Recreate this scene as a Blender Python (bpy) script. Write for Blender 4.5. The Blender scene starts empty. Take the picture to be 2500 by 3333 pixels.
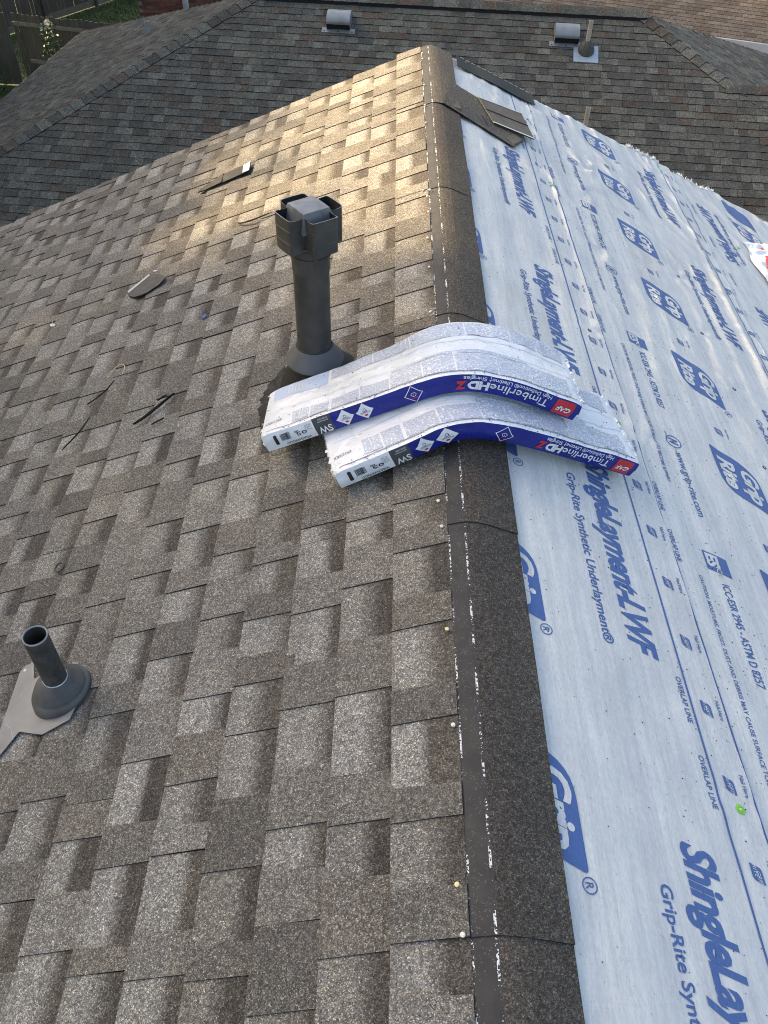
import bpy, bmesh, math, random
import numpy as np
from mathutils import Vector, Matrix

random.seed(7); RNG = np.random.RandomState(11)
R = math.radians
scene = bpy.context.scene
COL = scene.collection

# ------------------------------------------------------------------ camera
PITCH, YAW, ROLL = 0.801262560, 0.0124223803, 0.0361214997
CAM = Vector((-0.2347, 0.0, 1.5296))
fw = Vector((math.sin(YAW)*math.cos(PITCH), math.cos(YAW)*math.cos(PITCH), -math.sin(PITCH)))
rt = Vector((math.cos(YAW), -math.sin(YAW), 0.0))
up = rt.cross(fw)
r2 = math.cos(ROLL)*rt + math.sin(ROLL)*up
u2 = -math.sin(ROLL)*rt + math.cos(ROLL)*up
cam_data = bpy.data.cameras.new('camera')
cam_data.sensor_fit = 'VERTICAL'; cam_data.sensor_height = 36.0
cam_data.lens = 2630.6/3333*36.0
cam_data.clip_start = 0.02; cam_data.clip_end = 2000
cam = bpy.data.objects.new('camera', cam_data); COL.objects.link(cam)
m = Matrix((r2, u2, -fw)).transposed().to_4x4(); m.translation = CAM
cam.matrix_world = m
scene.camera = cam

# ------------------------------------------------------------------ sky, sun, exposure
SUN_EL = R(22.0)
SUN_H = Vector((-0.92, 0.39, 0)).normalized()          # towards the sun, in plan
SUN_TO = Vector((SUN_H.x*math.cos(SUN_EL), SUN_H.y*math.cos(SUN_EL), math.sin(SUN_EL)))
world = bpy.data.worlds.new('World'); scene.world = world; world.use_nodes = True
wn = world.node_tree.nodes; wl = world.node_tree.links; wn.clear()
sky = wn.new('ShaderNodeTexSky'); sky.sky_type = 'NISHITA'; sky.sun_disc = False
sky.sun_elevation = SUN_EL; sky.sun_rotation = math.atan2(SUN_H.x, SUN_H.y)
sky.air_density = 1.0; sky.dust_density = 6.0; sky.ozone_density = 0.3
bg = wn.new('ShaderNodeBackground'); bg.inputs['Strength'].default_value = 0.11
wo = wn.new('ShaderNodeOutputWorld')
wl.new(sky.outputs[0], bg.inputs[0]); wl.new(bg.outputs[0], wo.inputs[0])
sun_data = bpy.data.lights.new('sun', 'SUN'); sun_data.energy = 3.5; sun_data.angle = R(1.2)
sun_data.color = (1.0, 0.765, 0.45)
sun = bpy.data.objects.new('sun', sun_data); COL.objects.link(sun)
sun.rotation_euler = (-SUN_TO).to_track_quat('-Z', 'Y').to_euler(); sun.location = (-20, 10, 20)
vs = scene.view_settings
vs.view_transform = 'Standard'; vs.look = 'None'; vs.gamma = 1.0; vs.use_curve_mapping = False
vs.exposure = 2.07
scene.cycles.use_denoising = True
scene.cycles.denoiser = 'OPENIMAGEDENOISE'
scene.cycles.denoising_input_passes = 'RGB_ALBEDO_NORMAL'
scene.cycles.denoising_prefilter = 'NONE'
scene.cycles.max_bounces = 5
scene.cycles.filter_width = 1.0
scene.cycles.sample_clamp_indirect = 4.0

# ------------------------------------------------------------------ helpers
def tag(o, label=None, cat=None, group=None, kind=None):
    if label: o['label'] = label
    if cat: o['category'] = cat
    if group: o['group'] = group
    if kind: o['kind'] = kind
    return o

def link(o, parent=None):
    COL.objects.link(o)
    if parent is not None: o.parent = parent
    return o

def empty(name, loc=(0, 0, 0), parent=None):
    o = bpy.data.objects.new(name, None); o.empty_display_size = 0.1
    link(o, parent); o.location = loc
    return o

class MB:
    """collects faces; build() makes one mesh object"""
    def __init__(s): s.v = []; s.f = []; s.c = []; s.m = []; s.uv = []
    def face(s, pts, col=None, mat=0, uv=None):
        n = len(s.v); s.v.extend([tuple(p) for p in pts]); s.f.append(tuple(range(n, n+len(pts))))
        if col is None: col = (1, 1, 1)
        if len(pts) and not hasattr(col[0], '__len__'): col = [col]*len(pts)
        s.c.extend(col); s.m.append(mat)
        s.uv.extend(uv if uv is not None else [(0, 0)]*len(pts))
    def box(s, x0, x1, y0, y1, z0, z1, fn=None, col=None, mat=0):
        f = fn or (lambda x, y, z: (x, y, z))
        P = [f(x, y, z) for z in (z0, z1) for y in (y0, y1) for x in (x0, x1)]
        for q in ((0, 2, 3, 1), (4, 5, 7, 6), (0, 1, 5, 4), (2, 6, 7, 3), (0, 4, 6, 2), (1, 3, 7, 5)):
            s.face([P[i] for i in q], col, mat)
    def grid(s, nu, nv, fn, col=None, mat=0, uvfn=None):
        for i in range(nu):
            for j in range(nv):
                q = [(i/nu, j/nv), ((i+1)/nu, j/nv), ((i+1)/nu, (j+1)/nv), (i/nu, (j+1)/nv)]
                s.face([fn(a, b) for a, b in q], col, mat, [uvfn(a, b) for a, b in q] if uvfn else q)
    def tube(s, path, rad, n=8, col=None, mat=0, caps=True):
        path = [Vector(p) for p in path]; rings = []
        if not hasattr(rad, '__len__'): rad = [rad]*len(path)
        for i, p in enumerate(path):
            d = (path[min(i+1, len(path)-1)]-path[max(i-1, 0)]).normalized()
            a = Vector((0, 0, 1)) if abs(d.z) < .9 else Vector((1, 0, 0))
            x = d.cross(a).normalized(); y = d.cross(x)
            rings.append([p+rad[i]*(math.cos(k*2*math.pi/n)*x+math.sin(k*2*math.pi/n)*y) for k in range(n)])
        for i in range(len(rings)-1):
            for k in range(n):
                s.face([rings[i][k], rings[i+1][k], rings[i+1][(k+1) % n], rings[i][(k+1) % n]], col, mat)
        if caps:
            s.face(rings[0][::1], col, mat); s.face(rings[-1][::-1], col, mat)
    def lathe(s, prof, n=32, center=(0, 0, 0), col=None, mat=0, fn=None):
        cx, cy, cz = center
        def P(r, z, k):
            a = k*2*math.pi/n; p = (cx+r*math.cos(a), cy+r*math.sin(a), cz+z)
            return fn(*p) if fn else p
        for i in range(len(prof)-1):
            for k in range(n):
                a, b = prof[i], prof[i+1]
                q = [P(*a, k), P(*a, k+1), P(*b, k+1), P(*b, k)]
                if a[0] < 1e-6: q = q[1:]
                elif b[0] < 1e-6: q = q[:3]
                s.face(q, col, mat)
    def build(s, name, mats, parent=None, smooth=False, merge=False, matrix=None, angle=None):
        me = bpy.data.meshes.new(name); me.from_pydata(s.v, [], s.f)
        if not isinstance(mats, (list, tuple)): mats = [mats]
        for mt in mats: me.materials.append(mt)
        if len(mats) > 1: me.polygons.foreach_set('material_index', s.m)
        ca = me.color_attributes.new('Col', 'FLOAT_COLOR', 'CORNER')
        buf = np.ones((len(s.c), 4), np.float32); buf[:, :3] = np.array(s.c, np.float32).reshape(-1, 3)
        ca.data.foreach_set('color', buf.ravel())
        ul = me.uv_layers.new(name='UVMap'); ul.data.foreach_set('uv', np.array(s.uv, np.float32).ravel())
        if merge or smooth:
            b = bmesh.new(); b.from_mesh(me); bmesh.ops.remove_doubles(b, verts=b.verts, dist=1e-5); b.to_mesh(me); b.free()
        if smooth:
            me.polygons.foreach_set('use_smooth', [True]*len(me.polygons))
            if angle: me.set_sharp_from_angle(angle=R(angle))
        me.update()
        o = bpy.data.objects.new(name, me); link(o, parent)
        if matrix is not None: o.matrix_world = matrix
        return o

# value noise, vectorised
_PERM = np.random.RandomState(3).rand(4096).astype(np.float64)
def vnoise(x, y, seed=0):
    x = np.asarray(x, float); y = np.asarray(y, float)
    xi = np.floor(x).astype(np.int64); yi = np.floor(y).astype(np.int64)
    fx = x-xi; fy = y-yi; fx = fx*fx*(3-2*fx); fy = fy*fy*(3-2*fy)
    def h(a, b): return _PERM[((a*374761393+b*668265263+seed*9176+13) ^ (a*1274126177 >> 7)) & 4095]
    return (h(xi, yi)*(1-fx)*(1-fy)+h(xi+1, yi)*fx*(1-fy)+h(xi, yi+1)*(1-fx)*fy+h(xi+1, yi+1)*fx*fy)*2-1

# ------------------------------------------------------------------ materials
class NT:
    def __init__(s, name):
        s.mat = bpy.data.materials.new(name); s.mat.use_nodes = True
        s.t = s.mat.node_tree; s.t.nodes.clear()
        s.out = s.n('ShaderNodeOutputMaterial'); s.p = s.n('ShaderNodeBsdfPrincipled')
        s.l(s.p.outputs[0], s.out.inputs[0])
    def n(s, t, **kw):
        nd = s.t.nodes.new(t)
        for k, v in kw.items(): setattr(nd, k, v)
        return nd
    def l(s, a, b): s.t.links.new(a, b)
    def set(s, **kw):
        for k, v in kw.items():
            i = s.p.inputs[k.replace('_', ' ')]
            if hasattr(v, 'links') or hasattr(v, 'is_linked'): s.l(v, i)
            else: i.default_value = (*v, 1) if hasattr(v, '__len__') and len(v) == 3 else v
    def pos(s): return s.n('ShaderNodeNewGeometry').outputs['Position']
    def noise(s, scale, vec=None, detail=3, rough=.55, out='Fac'):
        nd = s.n('ShaderNodeTexNoise'); nd.inputs['Scale'].default_value = scale
        nd.inputs['Detail'].default_value = detail; nd.inputs['Roughness'].default_value = rough
        s.l(vec if vec is not None else s.pos(), nd.inputs['Vector']); return nd.outputs[out]
    def voronoi(s, scale, vec=None, feature='F1'):
        nd = s.n('ShaderNodeTexVoronoi', feature=feature); nd.inputs['Scale'].default_value = scale
        s.l(vec if vec is not None else s.pos(), nd.inputs['Vector']); return nd
    def ramp(s, fac, stops, interp='LINEAR'):
        nd = s.n('ShaderNodeValToRGB'); cr = nd.color_ramp; cr.interpolation = interp
        while len(cr.elements) < len(stops): cr.elements.new(.5)
        for e, (p, c) in zip(cr.elements, stops):
            e.position = p; e.color = (c, c, c, 1) if not hasattr(c, '__len__') else (*c, 1)
        s.l(fac, nd.inputs[0]); return nd.outputs[0]
    def mix(s, a, b, fac=1.0, mode='MULTIPLY'):
        nd = s.n('ShaderNodeMix', data_type='RGBA', blend_type=mode)
        for v, i in ((fac, 0), (a, 6), (b, 7)):
            if hasattr(v, 'is_linked'): s.l(v, nd.inputs[i])
            else: nd.inputs[i].default_value = (*v, 1) if hasattr(v, '__len__') and len(v) == 3 else v
        return nd.outputs[2]
    def math(s, op, a, b=0.0, c=0.0):
        nd = s.n('ShaderNodeMath', operation=op)
        for i, v in enumerate((a, b, c)):
            if hasattr(v, 'is_linked'): s.l(v, nd.inputs[i])
            else: nd.inputs[i].default_value = v
        return nd.outputs[0]
    def attr(s, name='Col'): return s.n('ShaderNodeAttribute', attribute_name=name).outputs['Color']
    def uv(s): return s.n('ShaderNodeTexCoord').outputs['UV']
    def mapv(s, vec, scale=(1, 1, 1), rot=(0, 0, 0)):
        nd = s.n('ShaderNodeMapping'); s.l(vec, nd.inputs['Vector']); nd.inputs['Scale'].default_value = scale
        nd.inputs['Rotation'].default_value = rot; return nd.outputs[0]
    def bump(s, h, strength=.3, dist=.01):
        nd = s.n('ShaderNodeBump'); nd.inputs['Strength'].default_value = strength; nd.inputs['Distance'].default_value = dist
        s.l(h, nd.inputs['Height']); s.l(nd.outputs[0], s.p.inputs['Normal'])

def granule_mat(name, grain=330.0, contrast=1.0, strip=False):
    t = NT(name); base = t.attr()
    v = t.voronoi(grain); sep = t.n('ShaderNodeSeparateColor'); t.l(v.outputs['Color'], sep.inputs[0])
    k = contrast
    val = t.ramp(sep.outputs[0], [(0, 1-.68*k), (.28, 1-.5*k), (.5, 1-.12*k), (.72, 1+.25*k), (.87, 1+.8*k), (.96, 1+1.9*k)], 'CONSTANT')
    hue = t.ramp(sep.outputs[1], [(0, (.90, .98, 1.08)), (.5, (1, 1, 1)), (.82, (1.07, 1.02, .90)), (1, (1.2, 1.04, .78))])
    v2 = t.voronoi(grain*.36); sep2 = t.n('ShaderNodeSeparateColor'); t.l(v2.outputs['Color'], sep2.inputs[0])
    val2 = t.ramp(sep2.outputs[0], [(0, 1-.42*k), (.5, 1-.02*k), (1, 1+.48*k)])
    mot = t.ramp(t.noise(9, detail=4), [(.3, .92), (.7, 1.07)])
    mot2 = t.ramp(t.noise(1.3, detail=3), [(.35, (.93, .93, .95)), (.65, (1.06, 1.05, 1.02))])
    c = t.mix(t.mix(t.mix(t.mix(t.mix(base, val), hue), val2), mot), mot2)
    t.set(Base_Color=c, Roughness=.93, Specular_IOR_Level=.25)
    t.bump(v.outputs['Distance'], .55, .0016)
    return t.mat

def noise_mat(name, c1, c2, scale=8, rough=.6, metal=0.0, spec=.5, bump=0.0, bscale=40, detail=4, stretch=None):
    t = NT(name)
    vec = t.mapv(t.pos(), stretch) if stretch else None
    c = t.ramp(t.noise(scale, vec, detail), [(.3, c1), (.7, c2)])
    rr = t.ramp(t.noise(scale*2.3, vec, 3), [(.3, max(0, rough-.1)), (.7, min(1, rough+.1))])
    t.set(Base_Color=c, Roughness=rr, Metallic=metal, Specular_IOR_Level=spec)
    if bump: t.bump(t.noise(bscale, vec, 5), bump, .01)
    return t.mat

M = {}
M['granule'] = granule_mat('roof_granules', 500, .70)
M['edge'] = noise_mat('asphalt_edge', (.010, .010, .010), (.022, .02, .019), 60, .8)
M['granule_far'] = granule_mat('dark_granules', 120, .5)
# nailing strip of the ridge shingle: bare asphalt with a dashed release line along each side
t = NT('nailing_strip'); sp = t.n('ShaderNodeSeparateXYZ'); t.l(t.uv(), sp.inputs[0])
d1 = t.math('ABSOLUTE', t.math('SUBTRACT', sp.outputs[1], .152)); d2 = t.math('ABSOLUTE', t.math('SUBTRACT', sp.outputs[1], .195))
jit = t.noise(16, detail=2); spk = t.noise(210, detail=2)
dd = t.math('MINIMUM', d1, d2)
w = t.math('MULTIPLY', t.math('LESS_THAN', dd, .0024), t.math('GREATER_THAN', t.math('ADD', t.math('MULTIPLY', jit, .55), t.math('MULTIPLY', spk, .55)), .60))
gv = t.voronoi(460); gs = t.n('ShaderNodeSeparateColor'); t.l(gv.outputs['Color'], gs.inputs[0])
gr = t.math('MULTIPLY', t.math('GREATER_THAN', gs.outputs[0], .94), t.math('GREATER_THAN', t.noise(30), .45))
base = t.ramp(t.noise(25, detail=5), [(.3, (.026, .025, .024)), (.7, (.045, .042, .039))])
base = t.mix(base, (.11, .10, .085), gr, 'MIX')
t.set(Base_Color=t.mix(base, (.72, .72, .69), w, 'MIX'), Roughness=.72)
t.bump(t.noise(120, detail=4), .25, .004); M['strip'] = t.mat
# underlayment
def sheet_mat(name, tint=(1, 1, 1)):
    t = NT(name); P = t.pos()
    streak = t.noise(26, t.mapv(P, (3.2, .22, 3.2)), 5, .65)
    weave = t.noise(150, t.mapv(P, (2.2, .5, 2.2)), 3, .6)
    blot = t.noise(7, detail=5, rough=.65)
    c = t.ramp(streak, [(.25, (.515, .52, .512)), (.5, (.592, .597, .583)), (.8, (.67, .672, .65))])
    band = t.noise(5, t.mapv(P, (5, .35, 5)), 3, .55); thread = t.noise(60, t.mapv(P, (.12, 9, .12)), 2, .5)
    c = t.mix(c, t.ramp(band, [(.32, (.90, .91, .93)), (.68, (1.09, 1.08, 1.06))])); c = t.mix(c, t.ramp(thread, [(.30, .93), (.36, 1.0), (.64, 1.0), (.70, 1.05)]))
    c = t.mix(c, t.ramp(weave, [(.3, .88), (.7, 1.10)]))
    c = t.mix(c, t.ramp(blot, [(.3, (.92, .93, .95)), (.7, (1.07, 1.06, 1.04))]))
    dirt = t.math('GREATER_THAN', t.noise(95, detail=1), .745)
    c = t.mix(c, (.16, .16, .16), t.math('MULTIPLY', dirt, t.ramp(t.noise(2.2), [(.4, .1), (.65, .75)])), 'MIX')
    c = t.mix(c, (.80, .77, .72), t.ramp(t.noise(3.3, t.mapv(P, (1, .6, 1)), 5, .65), [(.56, 0.0), (.74, .40)]), 'MULTIPLY')
    c = t.mix(c, tint)
    t.set(Base_Color=c, Roughness=.6, Specular_IOR_Level=.3)
    t.bump(t.math('ADD', t.math('MULTIPLY', streak, .5), t.math('MULTIPLY', weave, .35)), .28, .006)
    return t.mat
M['sheet'] = sheet_mat('underlayment')
t = NT('blue_print')
c = t.ramp(t.noise(120, t.mapv(t.pos(), (2, .6, 2)), 4, .7), [(.28, (.045, .095, .26)), (.62, (.065, .13, .33)), (.82, (.13, .21, .43))])
t.set(Base_Color=c, Roughness=.5); M['ink'] = t.mat
M['frayed'] = noise_mat('frayed_fibre', (.55, .55, .52), (.75, .75, .72), 60, .8)
# bundle wrap
def film(name, c1, c2, rough=.26, scale=30):
    t = NT(name)
    cr = t.noise(scale, t.mapv(t.pos(), (1, 1.6, 1)), 5, .6); cr2 = t.noise(7, detail=4)
    t.set(Base_Color=t.ramp(t.noise(14, detail=5), [(.3, c1), (.7, c2)]), Roughness=t.ramp(cr2, [(.3, rough-.06), (.7, rough+.16)]), Specular_IOR_Level=.5)
    cz_ = t.noise(55, t.mapv(t.pos(), (.35, 2.2, 1.4), (.2, .3, .6)), 3, .5); cz2 = t.noise(40, t.mapv(t.pos(), (2.4, .4, 1.4), (.1, .2, -.5)), 3, .5)
    t.bump(t.math('ADD', t.math('ADD', cr, t.math('MULTIPLY', cr2, 1.5)), t.math('ADD', t.math('MULTIPLY', cz_, .9), t.math('MULTIPLY', cz2, .7))), .30, .007); return t.mat
M['wrap'] = film('white_wrap_film', (.72, .74, .77), (.84, .85, .87))
M['wrap_blue'] = film('blue_wrap_film', (.003, .010, .19), (.006, .016, .26), .38)
M['wrap_red'] = film('red_wrap_film', (.50, .018, .03), (.58, .03, .045), .3)
M['wrap_grey'] = film('grey_wrap_film', (.05, .055, .065), (.07, .075, .085), .3)
M['print_white'] = film('white_print', (.74, .75, .78), (.82, .82, .84), .32)
M['print_black'] = noise_mat('black_print', (.012, .012, .014), (.03, .03, .034), 50, .4)
M['print_red'] = film('red_print', (.55, .02, .03), (.60, .03, .04), .35)
# small print panels: rows of tiny grey-blue words
def microprint(name, cols, rows, ink, seed):
    t = NT(name); uv = t.uv(); sp = t.n('ShaderNodeSeparateXYZ'); t.l(uv, sp.inputs[0])
    row = t.math('FRACT', t.math('MULTIPLY', sp.outputs[1], rows))
    rowm = t.math('LESS_THAN', row, .56)
    cb = t.n('ShaderNodeCombineXYZ'); t.l(t.math('MULTIPLY', sp.outputs[0], cols), cb.inputs[0])
    t.l(t.math('FLOOR', t.math('MULTIPLY', sp.outputs[1], rows)), cb.inputs[1]); cb.inputs[2].default_value = seed
    word = t.math('GREATER_THAN', t.noise(1.0, cb.outputs[0], 2), .44)
    f = t.math('MULTIPLY', t.math('MULTIPLY', rowm, word), .85)
    c = t.mix((.73, .76, .80), ink, f, 'MIX')
    t.set(Base_Color=c, Roughness=.33)
    t.bump(t.noise(30, detail=4), .2, .006); return t.mat
M['micro'] = [microprint('small_print_a', 150, 19, (.13, .18, .32), 1.3), microprint('small_print_b', 110, 26, (.16, .21, .36), 5.1), microprint('small_print_c', 190, 30, (.11, .16, .31), 9.7)]
M['panel_blue'] = film('pale_blue_panel', (.40, .50, .68), (.48, .57, .73), .33)
# metals and plastics
M['vent'] = noise_mat('black_painted_steel', (.043, .0405, .038), (.072, .0685, .0645), 14, .55, 0, .3, .05, 60)
M['cone'] = noise_mat('sooted_cone', (.014, .014, .014), (.024, .023, .022), 14, .6, 0, .3)  # one even tone, darker than the pipe
M['vent_top'] = noise_mat('worn_painted_steel', (.15, .152, .158), (.26, .265, .275), 22, .42, .25, .5, .06, 60)  # hood tone, paler than the rest of the flue
M['vent_edge'] = noise_mat('bare_cut_edge', (.12, .12, .125), (.22, .22, .225), 60, .4, .3)
M['vent_in'] = noise_mat('sooty_steel', (.012, .012, .012), (.02, .02, .02), 20, .7)  # near-black tone for scoop insides, screws and wire
M['tar'] = noise_mat('roof_tar', (.016, .0155, .015), (.050, .048, .045), 30, .8, 0, .2, .6, 45)
M['pvc_black'] = noise_mat('black_plastic_pipe', (.036, .033, .030), (.085, .079, .072), 26, .62, 0, .3, .08, 90)
M['pvc_rim'] = noise_mat('worn_pipe_rim', (.22, .23, .235), (.34, .35, .35), 40, .5)
M['rubber'] = noise_mat('grey_rubber_boot', (.070, .067, .063), (.130, .126, .120), 16, .62, 0, .3, .08, 50)
M['rust'] = noise_mat('boot_dirt', (.05, .042, .032), (.11, .10, .09), 22, .75)
M['flash'] = noise_mat('galvanised_flashing', (.22, .215, .205), (.33, .325, .31), 7, .6, .1, .5, .05, 40)
M['nail'] = noise_mat('nail_head', (.62, .58, .48), (.78, .74, .64), 40, .4)
M['nail_y'] = noise_mat('brass_nail_head', (.62, .54, .24), (.74, .66, .34), 40, .4)
M['green'] = noise_mat('green_cap', (.16, .47, .03), (.24, .58, .06), 60, .4)
M['bluecap'] = noise_mat('navy_cap', (.02, .035, .09), (.035, .055, .13), 60, .4)
M['blue_tag'] = noise_mat('blue_cap', (.04, .12, .50), (.07, .18, .62), 60, .4)
M['felt'] = noise_mat('shingle_back', (.085, .078, .070), (.125, .115, .103), 22, .9, 0, .3, .2, 200)
M['felt_dark'] = noise_mat('asphalt_band', (.009, .009, .009), (.018, .017, .016), 60, .95, 0, .1)
M['felt_grey'] = noise_mat('offcut_back', (.055, .053, .050), (.085, .082, .077), 30, .9, 0, .2, .2, 200)
M['tape'] = noise_mat('release_tape', (.42, .46, .46), (.66, .69, .68), 90, .3)
M['yellow'] = noise_mat('yellow_string', (.62, .48, .14), (.72, .58, .22), 40, .7)
M['starter'] = noise_mat('starter_strip', (.016, .021, .020), (.032, .039, .036), 130, .8, 0, .4, .2, 250)
M['white'] = noise_mat('white_paint', (.60, .60, .58), (.72, .72, .70), 10, .5)
M['cream_pipe'] = noise_mat('aged_pvc', (.38, .30, .22), (.56, .47, .37), 9, .55)
M['grey_pipe'] = noise_mat('weathered_pipe', (.30, .29, .27), (.42, .41, .39), 9, .6)
M['galv'] = noise_mat('galvanised_vent', (.26, .265, .26), (.33, .335, .33), 9, .48, .5)
M['galv_blue'] = noise_mat('zinc_flange', (.36, .42, .47), (.44, .5, .54), 9, .45, .4)
M['dark_gap'] = noise_mat('ridge_vent_gap', (.006, .006, .006), (.012, .012, .012), 30, .8)
M['deck'] = noise_mat('osb_deck', (.22, .15, .08), (.32, .23, .13), 25, .8)
M['wood'] = noise_mat('weathered_cedar', (.075, .07, .062), (.125, .115, .10), 6, .85, 0, .3, .25, 30, 5, (3, 3, .25))
M['wood_rail'] = noise_mat('pale_rail', (.16, .15, .13), (.24, .22, .19), 7, .85, 0, .3, .2, 30)
M['brickc'] = None
t = NT('red_brick'); c = t.mix(t.attr(), t.ramp(t.noise(30, detail=5), [(.3, .75), (.7, 1.25)])); t.set(Base_Color=c, Roughness=.9); t.bump(t.noise(60, detail=4), .3, .01); M['brick'] = t.mat
M['mortar'] = noise_mat('mortar', (.16, .14, .13), (.24, .22, .2), 30, .9)
M['trim'] = noise_mat('white_fascia', (.62, .61, .59), (.72, .71, .69), 5, .55)
t = NT('leaf'); c = t.mix(t.attr(), t.ramp(t.noise(3, detail=3), [(.3, .8), (.7, 1.25)])); t.set(Base_Color=c, Roughness=.55); M['leaf'] = t.mat
M['bark'] = noise_mat('bark', (.05, .04, .03), (.10, .08, .06), 9, .9, 0, .3, .5, 20, 5, (1, 1, .2))
t = NT('lawn'); c = t.ramp(t.noise(3.2, detail=6, rough=.7), [(.25, (.028, .050, .014)), (.5, (.045, .080, .020)), (.75, (.075, .105, .030))]); t.set(Base_Color=c, Roughness=.9); t.bump(t.noise(40, detail=5), .5, .03); M['lawn'] = t.mat
M['ring'] = noise_mat('rusty_ring', (.05, .045, .04), (.09, .08, .07), 40, .6)

# ------------------------------------------------------------------ roof frame of the near house
A = 0.400717166; CA, SA, TA = math.cos(A), math.sin(A), math.tan(A)
RC = 0.030                                   # rounding of the ridge
URAKE, UNEAR, SEAVE = 5.376, -1.1, 4.3
GROUND = -6.9
def Lp(s, u, h=0.0): return Vector((-s*CA-h*SA, u, -s*SA+h*CA))
def Rp(s, u, h=0.0): return Vector((s*CA+h*SA, u, -s*SA+h*CA))
def ridge_pos(q, u, h):
    """q>0 left of the apex, q<0 right, measured along the slope; h above the rounded deck"""
    x = -q*CA; r = math.sqrt(x*x+RC*RC); z = -TA*r
    dz = -TA*x/r; n = Vector((-dz, 0, 1)).normalized()
    return Vector((x, u, z))+n*h

house = empty('house', (0, 2, GROUND))
tag(house, 'near house whose grey-brown shingle roof is half stripped to pale underlayment', 'house')
def HP(o):                                   # parent to the house, keeping world placement
    o.parent = house; o.matrix_parent_inverse = Matrix.Translation((0, -2, -GROUND)); return o

# deck, walls, rake boards
mb = MB()
qs = [SEAVE, 3, 2, 1, .5, .3, .2, .15, .1, .07, .05, .03, .015, 0]
qs = qs+[-x for x in qs[-2::-1]]
for i in range(len(qs)-1):
    mb.face([ridge_pos(qs[i], UNEAR, 0), ridge_pos(qs[i+1], UNEAR, 0), ridge_pos(qs[i+1], URAKE-.012, 0), ridge_pos(qs[i], URAKE-.012, 0)])
HP(mb.build('roof_deck', M['deck'], merge=True))
mb = MB()
for sg in (-1, 1):
    f = (lambda s, u, h: Lp(s, u, h)) if sg < 0 else (lambda s, u, h: Rp(s, u, h))
    m2 = MB(); m2.box(.02, SEAVE, URAKE-.045, URAKE-.015, -.17, -.003, f); HP(m2.build('rake_board', M['trim']))
m2 = MB(); y = URAKE-.35; w = (SEAVE-.4)*CA
m2.face([(-w, y, GROUND), (w, y, GROUND), (w, y, -w*TA-.05), (0, y, -.05), (-w, y, -w*TA-.05)])
m2.face([(-w, y, GROUND), (-w, y, -w*TA-.05), (-w, UNEAR, -w*TA-.05), (-w, UNEAR, GROUND)])
m2.face([(w, y, GROUND), (w, UNEAR, GROUND), (w, UNEAR, -w*TA-.05), (w, y, -w*TA-.05)])
HP(m2.build('brick_wall', noise_mat('house_brick', (.12, .05, .04), (.2, .09, .07), 25, .9)))

# ------------------------------------------------------------------ shingles of the left slope
E = 0.143
TOOTH = [(0.1985, 0.1833, 0.1603), (0.172, 0.1586, 0.139), (0.2183, 0.2028, 0.1791), (0.1507, 0.1391, 0.1227), (0.1878, 0.169, 0.144), (0.2302, 0.2144, 0.1904)]
CUTL = [(0.269, 0.2538, 0.227), (0.2982, 0.2825, 0.2534), (0.2423, 0.2249, 0.1967), (0.3196, 0.3034, 0.2737)]
CUTD = [(0.1062, 0.0938, 0.0807), (0.1252, 0.1097, 0.0908), (0.0898, 0.0794, 0.0694)]
mix3 = lambda a, b, k: tuple(a[i]*(1-k)+b[i]*k for i in range(3))
def segs(length, rng):
    out = []; x = 0.0; tooth = rng.random() < .5
    while x < length-1e-4:
        w = rng.uniform(.06, .165) if tooth else rng.uniform(.09, .175)
        if length-x-w < .045: w = length-x
        out.append((x, min(x+w, length), tooth)); x += w; tooth = not tooth
    return out
VS = [0, .022, .05, .078, .102, .122, .143, .166]
def hbase(v): return .0095-.0058*v/E
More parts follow.
